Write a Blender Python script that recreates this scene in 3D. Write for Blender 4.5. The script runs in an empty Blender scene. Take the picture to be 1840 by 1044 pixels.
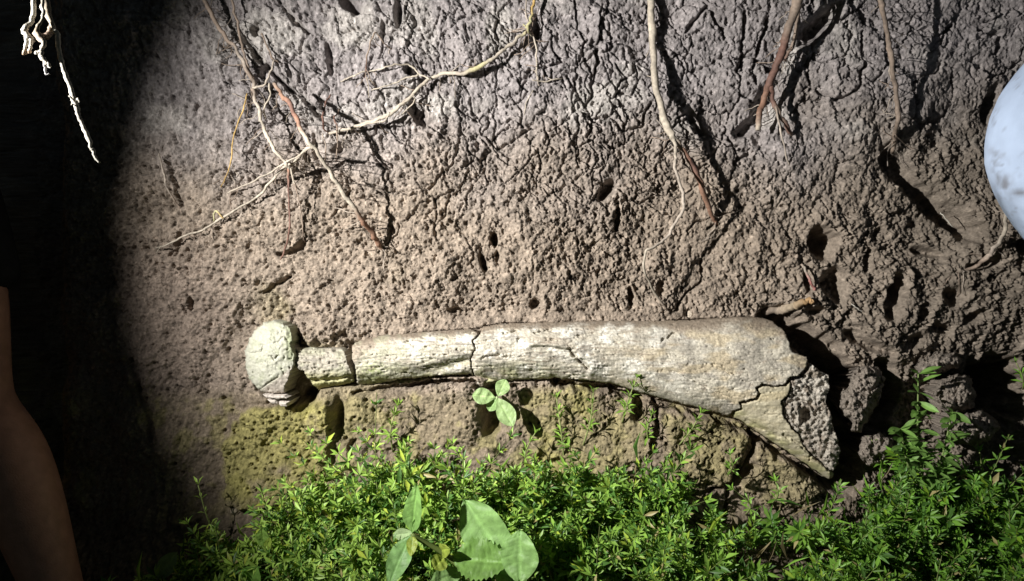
import bpy, math, random
import numpy as np
from mathutils import Vector, Matrix

random.seed(7)
rng = np.random.default_rng(11)
scene = bpy.context.scene
COL = scene.collection

# ------------------------------------------------------------------ frame of the bank
# bank coordinates: u right along the bank, v up the slope of the bank, h out of it (1 unit = 0.85 m)
S, TH, Z0, D = 0.85, math.radians(22), 1.2, 1.45
VX = np.array([1., 0, 0]); VV = np.array([0, math.sin(TH), math.cos(TH)]); VN = np.array([0, -math.cos(TH), math.sin(TH)])
ORG = np.array([0, 0, Z0])
UP = np.array([0., math.cos(TH), math.sin(TH)])      # world up in bank coordinates


def W(p):
    p = np.asarray(p, float)
    return ORG + S * (p[..., 0:1] * VX + p[..., 1:2] * VV + p[..., 2:3] * VN)


def P(x, y, h=0.0):
    k = 1 - np.asarray(h, float) / D
    return np.stack(np.broadcast_arrays((np.asarray(x, float) - 920) / 1000 * k, (522 - np.asarray(y, float)) / 1000 * k, h), -1)


# ------------------------------------------------------------------ camera, night sky, torch
cam = bpy.data.cameras.new('camera'); camo = bpy.data.objects.new('camera', cam); COL.objects.link(camo)
camo.matrix_world = Matrix.Translation(Vector(W(np.array([0, 0, D])))) @ Matrix(
    [[VX[0], VV[0], VN[0], 0], [VX[1], VV[1], VN[1], 0], [VX[2], VV[2], VN[2], 0], [0, 0, 0, 1]])
cam.sensor_width = 36; cam.lens = 18 * D / 0.92; cam.clip_start = 0.01; cam.clip_end = 500
scene.camera = camo; scene.render.filter_size = 1.1

world = bpy.data.worlds.new('World'); scene.world = world; world.use_nodes = True
wn = world.node_tree.nodes; wl = world.node_tree.links
sky = wn.new('ShaderNodeTexSky'); sky.sky_type = 'NISHITA'; sky.sun_disc = False
sky.sun_elevation = math.radians(4); sky.sun_rotation = math.radians(-60)
wl.new(sky.outputs[0], wn['Background'].inputs[0]); wn['Background'].inputs[1].default_value = 0.018

LAMP = np.array([-1.0, 0.34, 1.1]); AIM = np.array([0.11, 0.06, 0.0])
ld = bpy.data.lights.new('torch_light', 'SPOT'); lo = bpy.data.objects.new('torch_light', ld); COL.objects.link(lo)
lo.location = W(LAMP)
lo.rotation_euler = Vector(W(AIM) - W(LAMP)).to_track_quat('-Z', 'Y').to_euler()
ld.energy = 208; ld.color = (1.0, 0.98, 0.95); ld.spot_size = math.radians(63); ld.spot_blend = 1.0; ld.shadow_soft_size = 0.010

vs = scene.view_settings
vs.view_transform = 'Standard'; vs.look = 'None'; vs.exposure = 0.0; vs.gamma = 1.0; vs.use_curve_mapping = False


# ------------------------------------------------------------------ noise in numpy
def _h(ix, iy, seed):
    a = (ix.astype(np.int64) * 374761393 + iy.astype(np.int64) * 668265263 + seed * 2147483647 + 1013904223) & 0xFFFFFFFF
    a = ((a ^ (a >> 13)) * 1274126177) & 0xFFFFFFFF
    a = ((a ^ (a >> 16)) * 2246822519) & 0xFFFFFFFF
    return (a ^ (a >> 15)) & 0xFFFFFFFF


def perlin(x, y, seed=0):
    xi = np.floor(x); yi = np.floor(y); xf = x - xi; yf = y - yi
    sx = xf * xf * xf * (xf * (xf * 6 - 15) + 10); sy = yf * yf * yf * (yf * (yf * 6 - 15) + 10)

    def g(ox, oy):
        a = _h(xi + ox, yi + oy, seed) * (2 * math.pi / 4294967296.0)
        return np.cos(a) * (xf - ox) + np.sin(a) * (yf - oy)
    a = g(0, 0); b = g(1, 0); c = g(0, 1); d = g(1, 1)
    return (a + (b - a) * sx + (c - a) * sy + (a - b - c + d) * sx * sy) * 1.5


def fbm(x, y, o=4, seed=0, gain=0.5):
    r = 0; amp = 1; n = 0
    for i in range(o):
        r = r + amp * perlin(x * 2 ** i, y * 2 ** i, seed + i * 17); n += amp; amp *= gain
    return r / n


def billow(x, y, o=5, seed=0, gain=0.6):
    r = 0; amp = 1; n = 0
    for i in range(o):
        r = r + amp * np.abs(perlin(x * 2.03 ** i + 3.1 * i, y * 2.03 ** i, seed + i * 13)); n += amp; amp *= gain
    return r / n


def worley(x, y, seed=0, jit=0.9):
    xi = np.floor(x); yi = np.floor(y)
    f1 = np.full(x.shape, 9.0); f2 = np.full(x.shape, 9.0); cid = np.zeros(x.shape)
    for ox in (-1, 0, 1):
        for oy in (-1, 0, 1):
            h1 = _h(xi + ox, yi + oy, seed); h2 = _h(xi + ox, yi + oy, seed + 99)
            dx = xi + ox + 0.5 + jit * (h1 / 4294967296.0 - 0.5) - x
            dy = yi + oy + 0.5 + jit * (h2 / 4294967296.0 - 0.5) - y
            d = np.sqrt(dx * dx + dy * dy)
            near = d < f1
            f2 = np.where(near, f1, np.minimum(f2, d)); cid = np.where(near, (h1 ^ (h2 >> 3)) / 4294967296.0, cid)
            f1 = np.where(near, d, f1)
    return f1, f2, cid


def sst(a, b, x):
    t = np.clip((x - a) / (b - a), 0, 1)
    return t * t * (3 - 2 * t)


def seg_dist(x, y, poly, closed=False):
    pts = list(poly) + ([poly[0]] if closed else [])
    d = np.full(np.shape(x), 1e9)
    for (ax, ay), (bx, by) in zip(pts[:-1], pts[1:]):
        vx, vy = bx - ax, by - ay
        t = np.clip(((x - ax) * vx + (y - ay) * vy) / max(vx * vx + vy * vy, 1e-9), 0, 1)
        d = np.minimum(d, np.hypot(x - ax - t * vx, y - ay - t * vy))
    return d


def inside(x, y, poly):
    r = np.zeros(np.shape(x), bool)
    n = len(poly)
    for i in range(n):
        ax, ay = poly[i]; bx, by = poly[(i + 1) % n]
        if ay == by:
            continue
        c = ((ay > y) != (by > y)) & (x < (bx - ax) * (y - ay) / (by - ay) + ax)
        r ^= c
    return r


def pl(x, pts):
    pts = sorted(pts)
    return np.interp(x, [p[0] for p in pts], [p[1] for p in pts])


# ------------------------------------------------------------------ mesh and material helpers
def new_mesh(name, V, F, mat, col=None, smooth=True):
    """V (n,3) world coordinates, F list or (m,k) array, col (n,3) own colour of the surface"""
    me = bpy.data.meshes.new(name)
    V = np.asarray(V, np.float32)
    if isinstance(F, np.ndarray):
        k = F.shape[1]
        me.vertices.add(len(V)); me.vertices.foreach_set('co', V.ravel())
        me.loops.add(F.size); me.loops.foreach_set('vertex_index', F.astype(np.int32).ravel())
        me.polygons.add(len(F)); me.polygons.foreach_set('loop_start', np.arange(0, F.size, k, dtype=np.int32))
        me.update(calc_edges=True)
    else:
        me.from_pydata([tuple(v) for v in V], [], F); me.update()
    if col is not None:
        a = me.color_attributes.new('Col', 'FLOAT_COLOR', 'POINT')
        c = np.ones((len(V), 4), np.float32); c[:, :3] = col
        a.data.foreach_set('color', c.ravel())
    if smooth:
        me.polygons.foreach_set('use_smooth', np.ones(len(me.polygons), bool))
    me.validate()
    if mat:
        me.materials.append(mat)
    return me


def link(name, me, parent=None):
    o = bpy.data.objects.new(name, me); COL.objects.link(o)
    if parent is not None:
        o.parent = parent
    return o


def tag(o, label=None, cat=None, group=None, kind=None):
    if label: o['label'] = label
    if cat: o['category'] = cat
    if group: o['group'] = group
    if kind: o['kind'] = kind
    return o


def thing(name, label, cat, base, group=None):
    o = bpy.data.objects.new(name, None); COL.objects.link(o); o.location = Vector(base); o.empty_display_size = 0.03
    return tag(o, label, cat, group)


def part(name, V, F, mat, parent, col=None, smooth=True):
    """V in world coordinates; stored relative to the thing it belongs to"""
    base = np.zeros(3)
    q = parent
    while q is not None:
        base = base + np.array(q.location); q = q.parent
    return link(name, new_mesh(name, np.asarray(V) - base, F, mat, col, smooth), parent)


def material(name, rough=0.9, spec=0.2, base=(.5, .5, .5), attr=False, bump=None, vary=None, translucent=0.0):
    """bump: list of (scale xyz, detail, distance, strength); vary: (scale, amount)"""
    m = bpy.data.materials.new(name); m.use_nodes = True
    n = m.node_tree.nodes; l = m.node_tree.links
    b = n['Principled BSDF']; b.inputs['Roughness'].default_value = rough; b.inputs['Specular IOR Level'].default_value = spec
    tc = n.new('ShaderNodeTexCoord')
    if attr:
        a = n.new('ShaderNodeVertexColor'); a.layer_name = 'Col'; src = a.outputs[0]
    else:
        a = n.new('ShaderNodeRGB'); a.outputs[0].default_value = (*base, 1); src = a.outputs[0]
    if vary:
        t = n.new('ShaderNodeTexNoise'); t.inputs['Scale'].default_value = vary[0]; t.inputs['Detail'].default_value = 6
        l.new(tc.outputs['Object'], t.inputs['Vector'])
        mr = n.new('ShaderNodeMapRange'); mr.inputs[1].default_value = .3; mr.inputs[2].default_value = .7
        mr.inputs[3].default_value = 1 - vary[1]; mr.inputs[4].default_value = 1 + vary[1]
        l.new(t.outputs[0], mr.inputs[0])
        mx = n.new('ShaderNodeVectorMath'); mx.operation = 'SCALE'
        l.new(src, mx.inputs[0]); l.new(mr.outputs[0], mx.inputs['Scale']); src = mx.outputs[0]
    l.new(src, b.inputs['Base Color'])
    prev = None
    for (sc, det, dist, st) in bump or []:
        mp = n.new('ShaderNodeMapping'); mp.inputs['Scale'].default_value = sc
        l.new(tc.outputs['Object'], mp.inputs[0])
        t = n.new('ShaderNodeTexNoise'); t.inputs['Scale'].default_value = 1; t.inputs['Detail'].default_value = det
        l.new(mp.outputs[0], t.inputs['Vector'])
        bp = n.new('ShaderNodeBump'); bp.inputs['Distance'].default_value = dist; bp.inputs['Strength'].default_value = st
        l.new(t.outputs[0], bp.inputs['Height'])
        if prev: l.new(prev, bp.inputs['Normal'])
        prev = bp.outputs[0]
    if prev: l.new(prev, b.inputs['Normal'])
    if translucent:
        tr = n.new('ShaderNodeBsdfTranslucent'); l.new(src, tr.inputs[0])
        mi = n.new('ShaderNodeMixShader'); mi.inputs[0].default_value = translucent
        l.new(b.outputs[0], mi.inputs[1]); l.new(tr.outputs[0], mi.inputs[2])
        l.new(mi.outputs[0], n['Material Output'].inputs[0])
    return m


M_SOIL = material('dried_mud', .95, .12, attr=True, vary=(260, .22), bump=[((380,) * 3, 5, .0024, .75), ((1100,) * 3, 3, .0012, .6)])
M_CLOD = material('crumbly_clod', .95, .12, attr=True, vary=(300, .28), bump=[((300,) * 3, 6, .004, .85), ((900,) * 3, 3, .0015, .6)])
M_BONE = material('fossil_bone', .75, .25, attr=True, vary=(420, .10), bump=[((90, 700, 700), 5, .0008, .45), ((600,) * 3, 4, .0006, .4)])
M_SPONGE = material('spongy_bone', .9, .15, attr=True, vary=(380, .3), bump=[((520,) * 3, 4, .0022, .8)])
M_ROOT = material('root_bark', .7, .25, attr=True, vary=(220, .25), bump=[((500,) * 3, 5, .0007, .6)])
M_LEAF = material('herb_leaf', .42, .35, attr=True, translucent=.35)
M_BROAD = material('broad_leaf', .5, .4, attr=True, vary=(110, .20), translucent=.32, bump=[((260,) * 3, 4, .0009, .5)])
M_STEM = material('herb_stem', .6, .3, attr=True)
M_GROUND = material('dark_earth', .95, .1, base=(.10, .08, .06), vary=(9, .3))


# ------------------------------------------------------------------ the mud bank
BONE_TOP = [(440, 640), (455, 590), (490, 573), (520, 600), (540, 622), (620, 622), (640, 612), (700, 600), (850, 590), (900, 580), (1100, 575), (1240, 574), (1330, 567), (1381, 572), (1415, 597), (1424, 635), (1450, 640), (1467, 661), (1490, 671), (1510, 816)]
BONE_BOT = [(440, 640), (460, 700), (500, 730), (525, 735), (545, 705), (570, 700), (637, 690), (700, 684), (845, 674), (900, 684), (1000, 679), (1100, 690), (1180, 714), (1317, 749), (1409, 809), (1491, 864), (1510, 850)]

PROF_TOP = [p for p in BONE_TOP if p[0] < 1385] + [(1450, 584), (1520, 600)]

HOLES = [  # px, py, rx, ry, rotation, depth
    (1090, 342, 11, 30, 42, .055), (1482, 437, 26, 32, 0, .085), (1497, 512, 26, 34, 0, .06), (1452, 500, 10, 26, 0, .04),
    (1603, 535, 17, 52, 16, .06), (1706, 532, 22, 18, 0, .035), (1690, 590, 26, 12, 10, .03), (1640, 610, 30, 14, -20, .03),
    (888, 431, 8, 13, 0, .035), (868, 470, 7, 20, -16, .03), (893, 462, 5, 12, 0, .02), (1110, 392, 6, 30, 4, .025), (1134, 532, 6, 19, -4, .03),
    (632, 14, 13, 26, -42, .045), (720, 28, 8, 32, 0, .035), (478, 124, 6, 16, 16, .02), (464, 60, 8, 12, 0, .02), (592, 108, 6, 30, -4, .025),
    (740, 128, 14, 13, 0, .025), (752, 205, 13, 26, -24, .025), (562, 262, 5, 26, -3, .015), (575, 190, 5, 16, -18, .015), (612, 262, 24, 14, 0, .03),
    (1782, 190, 13, 36, 12, .06), (1800, 700, 62, 66, 0, .16), (1770, 770, 60, 30, 0, .08), (1600, 720, 18, 42, 10, .07),
    (885, 742, 22, 52, 0, .06), (611, 742, 9, 36, 0, .035), (550, 698, 26, 36, -12, .075), (963, 60, 9, 34, 5, .03), (1255, 225, 9, 34, -35, .03),
    (1340, 232, 22, 13, -30, .035), (1466, 48, 50, 20, -42, .05), (1665, 452, 34, 9, 12, .03), (1752, 478, 28, 9, -14, .03), (1560, 470, 8, 26, 8, .025), (1650, 560, 12, 20, 20, .025), (1530, 600, 22, 10, 20, .03), (1740, 570, 20, 10, -20, .03), (962, 545, 12, 10, 0, .02), (820, 560, 16, 8, 0, .02),
    (1460, 560, 22, 9, 0, .03), (1240, 564, 7, 6, 0, .02), (320, 440, 7, 26, 10, .02), (345, 545, 6, 16, 0, .02), (1378, 200, 26, 60, 14, .03), (1830, 440, 30, 16, -30, .05),
    (1190, 520, 9, 22, 0, .02), (690, 60, 5, 20, 0, .02), (1560, 620, 40, 10, 20, .03), (1150, 730, 14, 34, 0, .03), (1340, 850, 30, 10, -30, .03)]
BLOCKS = [[(396, 800), (432, 738), (500, 728), (545, 742), (590, 716), (612, 738), (606, 795), (592, 858), (560, 884), (470, 912), (412, 902), (400, 850)],
          [(640, 710), (760, 698), (842, 690), (866, 740), (858, 800), (760, 812), (650, 800), (632, 750)],
          [(946, 700), (1000, 690), (1080, 698), (1160, 716), (1172, 770), (1160, 830), (1050, 850), (960, 820), (938, 760)],
          [(1200, 740), (1290, 752), (1350, 782), (1338, 832), (1300, 870), (1220, 884), (1188, 830)],
          [(1362, 790), (1420, 832), (1480, 876), (1460, 900), (1380, 905), (1324, 880), (1352, 835)]]
CRACKS = [  # polyline, half width px, depth
    ([(1600, 285), (1640, 322), (1690, 372), (1742, 412)], 19, .05),
    ([(1392, 578), (1446, 612), (1484, 652), (1514, 690), (1512, 760), (1530, 830), (1514, 862)], 25, .095), ([(1590, 660), (1606, 720), (1584, 770), (1552, 790)], 14, .06),
    ([(640, 706), (760, 690), (850, 684), (860, 700), (930, 692)], 5, .02),
    ([(1000, 688), (1100, 700), (1200, 728), (1317, 758), (1410, 818), (1496, 876)], 7, .03),
    ([(1360, 778), (1348, 830), (1310, 872), (1225, 892)], 5, .02), ([(1310, 872), (1290, 930)], 4, .02),
    ([(636, 790), (628, 830), (638, 866)], 4, .018), ([(1180, 722), (1184, 760), (1172, 800)], 5, .02),
    ([(893, 0), (892, 70), (893, 160), (888, 245), (894, 262)], 1.8, .010),
    ([(894, 262), (925, 255), (945, 235), (970, 232)], 2, .010), ([(1050, 195), (1065, 170), (1075, 70)], 3.2, .016), ([(1020, 140), (1050, 195), (1060, 218), (1090, 208), (1105, 220), (1115, 237), (1150, 232), (1165, 190)], 2.4, .012),
    ([(430, 50), (455, 90), (478, 118), (505, 145), (530, 165), (556, 185)], 4.5, .02), ([(505, 5), (530, 40), (560, 65)], 4, .018),
    ([(556, 185), (575, 210), (600, 222)], 5, .02), ([(660, 246), (676, 285), (690, 300)], 3, .012), ([(300, 290), (308, 330), (324, 372)], 4, .016),
    ([(230, 650), (250, 720), (275, 790)], 6, .014), ([(500, 458), (535, 450), (544, 430)], 4, .02), ([(476, 525), (515, 500)], 4, .018),
    ([(1265, 470), (1262, 500), (1215, 556), (1196, 556)], 2.5, .012), ([(1330, 30), (1332, 70), (1330, 130)], 3.5, .018), ([(1230, 60), (1262, 22), (1290, 50), (1298, 70)], 3.2, .016),
    ([(1372, 40), (1360, 95), (1352, 130), (1356, 150)], 3, .016), ([(1540, 60), (1545, 120), (1535, 165), (1500, 185), (1470, 165)], 3, .015),
    ([(1750, 60), (1790, 65), (1785, 100)], 4, .018), ([(1700, 50), (1680, 80)], 3, .016), ([(670, 100), (640, 180), (660, 215)], 2, .01)]

du = np.concatenate([np.linspace(-2.4, -1.4, 30, endpoint=False), np.linspace(-1.4, -1.02, 60, endpoint=False), np.arange(-1.02, 0.99, .00174), np.linspace(0.99, 1.4, 70, endpoint=False), np.linspace(1.4, 2.4, 30)])
dv = np.concatenate([np.linspace(-1.75, -.58, 90, endpoint=False), np.arange(-.58, .565, .00174), np.linspace(.565, .85, 60, endpoint=False), np.linspace(.85, 1.5, 24)])
GU, GV = np.meshgrid(du, dv)
X = 920 + 1000 * GU; Y = 522 - 1000 * GV


def soil_fields():
    dh = np.zeros(GU.shape); db = np.zeros(GU.shape)      # narrow cracks and wide hollows
    # named holes and cracks
    for (cx, cy, rx, ry, rot, dep) in HOLES:
        m = (np.abs(X - cx) < 130) & (np.abs(Y - cy) < 130)
        x = X[m] - cx; y = Y[m] - cy; c, s = math.cos(math.radians(rot)), math.sin(math.radians(rot))
        xr = (c * x + s * y) / rx; yr = (-s * x + c * y) / ry
        big = dep >= .03 and rx * ry > 150
        r = np.hypot(xr, yr) + .42 * fbm(X[m] / (20 if big else 16), Y[m] / (20 if big else 16), 3, int(cx))
        (db if big else dh)[m] -= dep * (sst(1.2, .25, r) if big else sst(1.12, .62, r))
    r = np.random.default_rng(5); extra = []
    for _ in range(95):
        x0 = r.uniform(400, 1250); y0 = r.uniform(-20, 330 if x0 < 1000 else 240); a = r.normal(1.45, .5); q = [(x0, y0)]
        for _k in range(r.integers(4, 10)):
            a = .55 * a + .45 * 1.45 + r.normal(0, .75); q.append((q[-1][0] + 24 * math.cos(a), q[-1][1] + 24 * math.sin(a)))
        extra.append((q, r.uniform(.9, 1.9), r.uniform(.007, .014)))
    for _ in range(40):
        x0 = r.uniform(700, 1300); y0 = r.uniform(180, 420); a = r.uniform(0, 6.28); q = [(x0, y0)]
        for _k in range(r.integers(3, 8)):
            a += r.normal(0, .5); q.append((q[-1][0] + 15 * math.cos(a), q[-1][1] + 15 * math.sin(a)))
        extra.append((q, r.uniform(.9, 1.8), r.uniform(.006, .011)))
    for (poly, w, dep) in CRACKS + extra:
        xs = [p[0] for p in poly]; ys = [p[1] for p in poly]
        m = (X > min(xs) - 50) & (X < max(xs) + 50) & (Y > min(ys) - 50) & (Y < max(ys) + 50)
        x = X[m]; y = Y[m]
        oc = 2 if w > 15 else 4
        d = seg_dist(x + 9 * fbm(x / 24, y / 24, oc, 7), y + 9 * fbm(x / 24, y / 24, oc, 9), poly) / (w * (1 + .5 * fbm(x / 30, y / 30, 2, 15)))
        (db if w > 12 else dh)[m] -= dep * (sst(1.6, .2, d) if w > 12 else sst(1.25, .45, d))
    for _ in range(3):
        db[1:-1] = .25 * db[:-2] + .5 * db[1:-1] + .25 * db[2:]; db[:, 1:-1] = .25 * db[:, :-2] + .5 * db[:, 1:-1] + .25 * db[:, 2:]
    slope = np.hypot(np.gradient(db, dv, axis=0), np.gradient(db, du, axis=1))
    damp = 1 / (1 + (slope / 1.7) ** 2); dh += db
    U = GU + .6 * dh; Vv = GV + .6 * dh
    h = .034 * fbm(U * 4.5, Vv * 4.5, 3, 1) + .016 * fbm(U * 11, Vv * 11, 3, 5)
    # left end of the bank turns away into the dark; lower part runs out into a grown-over slope
    h = h - .9 * sst(-.80, -1.15, GU) - .03 * sst(-.62, -.80, GU)
    tal = np.clip(-.32 - GV, 0, None)
    h = h + .75 * (np.sqrt(tal ** 2 + .004) - .063) * sst(-.32, -.34, GV + 0 * GU) * (1 - sst(-.75, -.95, -0 + GV * -1) * 0) * np.where(GV < -.8, 0, 1) \
        + np.where(GV < -.8, .75 * (.48 - .063) + .10 * (-.8 - GV), 0)
    # slight overhang and bulge on the right
    h = h + .05 * sst(.45, .9, GU) * sst(.25, -.1, np.abs(GV + .02)) - .04 * sst(.55, .85, GU) * sst(-.05, -.22, GV)
    h = h + .02 * sst(.2, .5, GV)
    macro = h.copy()
    wob = fbm(U * 6, Vv * 6, 3, 21)
    top = sst(300, 170, Y + 90 * wob - 30 * sst(700, 1100, X) - 10)               # cracked crust
    fibrous = top * sst(1000, 760, X + 120 * wob)
    plates = top * (1 - .65 * fibrous)
    clay = sst(690, 720, Y + 16 * wob) * sst(1500, 1380, X)                    # smooth clay under the bone
    leftclay = sst(420, 300, X + 60 * wob) * sst(480, 600, Y + 40 * wob)
    smooth = np.maximum(clay, leftclay * .65)
    crumb = (1 - .72 * top) * (1 - .80 * smooth)
    lumpy = sst(1330, 1600, X + 120 * wob) * sst(330, 450, Y) * (1 - top)
    # plates with cracks
    wx = .022 * fbm(U * 24, Vv * 24, 5, 31, .6); wy = .022 * fbm(U * 24, Vv * 24, 5, 47, .6)
    f1, f2, cid = worley((U + wx) * 15.5, (Vv + wy) * 12.5, 3)
    e = (f2 - f1)
    cm = sst(-.25, .15, fbm(U * 9, Vv * 9, 2, 61))
    h = h + plates * (-.016 * sst(.06, .015, e) * cm + .012 * (cid - .5) * sst(.0, .12, e))
    g1, g2, gid = worley((U + .6 * wx) * 40, (Vv + .6 * wy) * 34, 8)
    h = h + (plates * .55 + fibrous * .45) * (-.006 * sst(.12, .03, g2 - g1) * sst(.02, .35, fbm(U * 16, Vv * 16, 2, 71)) + .004 * (gid - .5) * sst(0, .15, g2 - g1))
    # fibrous vertical ridges upper left
    fr = fbm(U * 75 + Vv * 16, Vv * 20, 4, 81)
    h = h + fibrous * (.005 * fr + .0105 * (billow(U * 46 + Vv * 10, Vv * 17, 6, 83, .68) - .3) - .010 * sst(.30, .46, fbm(U * 60 + Vv * 14, Vv * 17, 4, 88, .62)))
    h = h + plates * .0065 * (billow(U * 75, Vv * 70, 5, 85, .72) - .3)
    # crumbs and pits
    tx = U + .35 * Vv * 0; sk = .45
    a1, a2, aid = worley((U * 1.0 - sk * Vv * .4 + .5 * wx) * 62, (Vv + .5 * wy) * 46, 12)
    b1, b2, bid = worley((U + .3 * wy) * 120, (Vv - .3 * wx) * 96, 13)
    amp = .75 + .5 * fbm(U * 7, Vv * 7, 2, 91)
    h = h + crumb * amp * (.023 * (billow((U + wx) * 40 - 12 * Vv, (Vv + wy) * 30, 6, 93, .70) - .3) + .010 * fbm(U * 26 - 8 * Vv, Vv * 19, 3, 97) + .004 * (.5 - a1) + .005 * (aid - .5) * sst(0, .2, a2 - a1) + .004 * (bid - .5) * sst(0, .2, b2 - b1))
    pit = sst(.22, .38, fbm(U * 60 + 14 * Vv, Vv * 42, 5, 101, .62))
    pit2 = sst(.17, .30, fbm(U * 90 + 20 * Vv, Vv * 70, 4, 111, .62))
    pit3 = sst(.16, .30, fbm(U * 170 + 30 * Vv, Vv * 135, 3, 113, .6))
    h = h - crumb * amp * (.011 * pit + .009 * pit2 + .005 * pit3) - .005 * top * pit2
    h = h + lumpy * (.020 * fbm(U * 17, Vv * 17, 5, 121, .6) + .028 * (billow((U + wx) * 30, (Vv + wy) * 27, 6, 117, .70) - .3))
    # clay: small round holes
    c1, c2, chh = worley(U * 58, Vv * 52, 19, .95)
    hole = clay * sst(.17, .08, c1 / (.6 + .8 * chh)) * (chh > .62) * sst(-.05, .2, fbm(U * 9, Vv * 9, 2, 131))
    h = h - .012 * hole + clay * (.0060 * fbm(U * 60, Vv * 60, 5, 141, .66) + .010 * fbm(U * 14, Vv * 14, 2, 151)) + leftclay * .011 * fbm(U * 50, Vv * 35, 6, 161, .68)
    h = h + .0030 * fbm(U * 150, Vv * 140, 3, 171, .75)
    blocks = np.zeros(U.shape)
    for bp in BLOCKS:
        m = (X > min(p[0] for p in bp) - 40) & (X < max(p[0] for p in bp) + 40) & (Y > min(p[1] for p in bp) - 40) & (Y < max(p[1] for p in bp) + 40)
        x = X[m] + 24 * fbm(X[m] / 42, Y[m] / 42, 5, 181, .6); y = Y[m] + 24 * fbm(X[m] / 42, Y[m] / 42, 5, 187, .6)
        d = seg_dist(x, y, bp, True) * np.where(inside(x, y, bp), 1, -1)
        blocks[m] = np.maximum(blocks[m], sst(-4, 12, d) * (.55 if 630 < bp[0][0] < 1190 else 1.5 if bp[0][0] < 630 else 1))
    c3, _, ch3 = worley(U * 78, Vv * 66, 23, 1.0)
    h = h + blocks * (.016 + .008 * fbm(U * 40, Vv * 40, 6, 183, .66) + .008 * (billow(U * 90, Vv * 80, 4, 185, .66) - .3)) - .011 * blocks * sst(.22, .09, c3 / (.5 + .6 * ch3)) * (ch3 > .60)
    h = macro + (h - macro) * damp + dh
    # the bed of the bone
    inb = (X > 430) & (X < 1520) & (Y > 560) & (Y < 880)
    x = X[inb]; y = Y[inb]; tp = pl(x, BONE_TOP); bt = pl(x, BONE_BOT)
    wv = 10 * fbm(x / 26, y / 26, 3, 251)
    k = np.minimum(sst(4, 22, y - tp + wv), sst(-12 + 8 * (x < 900), 10, bt - y + .5 * wv)) * sst(436, 470, x)
    h[inb] = h[inb] * (1 - k) - .03 * k
    h[inb] += .030 * sst(1.2, .3, np.hypot((x - 578) / 62, (y - 596) / 27) + .5 * fbm(x / 22, y / 22, 4, 257)) * sst(628, 616, y)
    near = sst(34, 4, tp - y) * (y < tp) * sst(640, 720, x) * sst(1400, 1340, x)
    h[inb] = h[inb] * (1 - .45 * near) + .004 * near
    # colours of the soil itself
    n1 = fbm(U * 5, Vv * 5, 4, 201); n2 = fbm(U * 24, Vv * 24, 4, 211); n3 = fbm(U * 90, Vv * 90, 3, 221)
    tan = np.array([.245, .199, .156]); grey = np.array([.246, .222, .216]); dark = np.array([.165, .138, .110]); pink = np.array([.205, .162, .130]); olive = np.array([.262, .238, .085])

    def mix(c, d, w):
        return c + (d - c) * w[..., None]
    col = np.broadcast_to(tan, U.shape + (3,)).copy()
    col = mix(col, grey, sst(420, 120, Y + 130 * n1))
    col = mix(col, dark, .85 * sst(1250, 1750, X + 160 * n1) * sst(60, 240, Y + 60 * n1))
    col = mix(col, pink, sst(480, 330, X + 60 * n1) * sst(350, 520, Y))
    claycol = np.array([.210, .168, .122])
    col = mix(col, claycol, clay)
    mw = sst(-.12, .22, fbm(U * 10, Vv * 10, 4, 231) + .5 * n2 * .5)
    moss = mw * sst(390, 420, X + 14 * n2 * 2) * sst(640, 590, X + 40 * n1) * sst(700, 740, Y + 20 * n2) * sst(920, 880, Y)
    moss = np.maximum(moss, .85 * np.minimum(blocks, 1) * sst(-.40, .0, fbm(U * 13, Vv * 13, 4, 233) + .12 * (X < 620)) * np.interp(X, [615, 640, 890, 940, 1170, 1200], [1, .22, .22, .6, .6, .4]))
    moss = np.maximum(moss, .75 * mw * sst(940, 970, X) * sst(1100, 1040, X) * sst(680, 700, Y))
    moss = np.maximum(moss, .45 * sst(0, .3, n2 + n1) * clay)
    moss = np.maximum(moss, .25 * sst(.05, .3, n1) * sst(430, 520, Y) * sst(420, 520, X) * sst(760, 640, X))
    col = mix(col, olive, np.clip(moss, 0, 1))
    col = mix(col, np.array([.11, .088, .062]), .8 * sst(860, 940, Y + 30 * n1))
    pale = sst(.1, .4, fbm(U * 8, Vv * 8, 3, 241)) * top * .5
    for (ex, ey, ea, eb) in ((1072, 182, 62, 34), (790, 192, 36, 26), (1415, 92, 26, 52), (480, 70, 80, 50), (640, 50, 60, 40), (1390, 205, 40, 26), (900, 60, 30, 50)):
        pale = np.maximum(pale, .7 * sst(1.15, .5, np.hypot((X - ex) / ea, (Y - ey) / eb) + .6 * fbm(X / 30, Y / 30, 4, 253)))
    col = mix(col, np.array([.37, .345, .315]), pale)
    col *= (1 + .22 * n2 + .34 * n3 + .34 * fbm(U * 230, Vv * 220, 2, 229) + .55 * sst(.22, .42, fbm(U * 120, Vv * 110, 3, 239, .65)) - .35 * sst(.15, .4, fbm(U * 70, Vv * 60, 4, 249, .6)) + .10 * (aid - .5) * 2 * crumb)[..., None]
    return h, np.clip(col, .02, .9)


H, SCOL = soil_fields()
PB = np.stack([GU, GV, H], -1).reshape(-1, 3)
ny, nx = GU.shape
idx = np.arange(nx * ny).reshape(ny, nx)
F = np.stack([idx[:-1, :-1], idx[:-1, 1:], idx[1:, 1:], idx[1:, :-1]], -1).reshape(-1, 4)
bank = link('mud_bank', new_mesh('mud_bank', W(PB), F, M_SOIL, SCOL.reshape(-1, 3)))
tag(bank, 'crumbling dried mud bank with cracked grey crust above and mossy clay below', kind='structure')
gm = new_mesh('ground', [(-60, -60, 0), (60, -60, 0), (60, 60, 0), (-60, 60, 0)], [(0, 1, 2, 3)], M_GROUND)
tag(link('ground', gm), 'dark earth at the foot of the bank', kind='structure')


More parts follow.
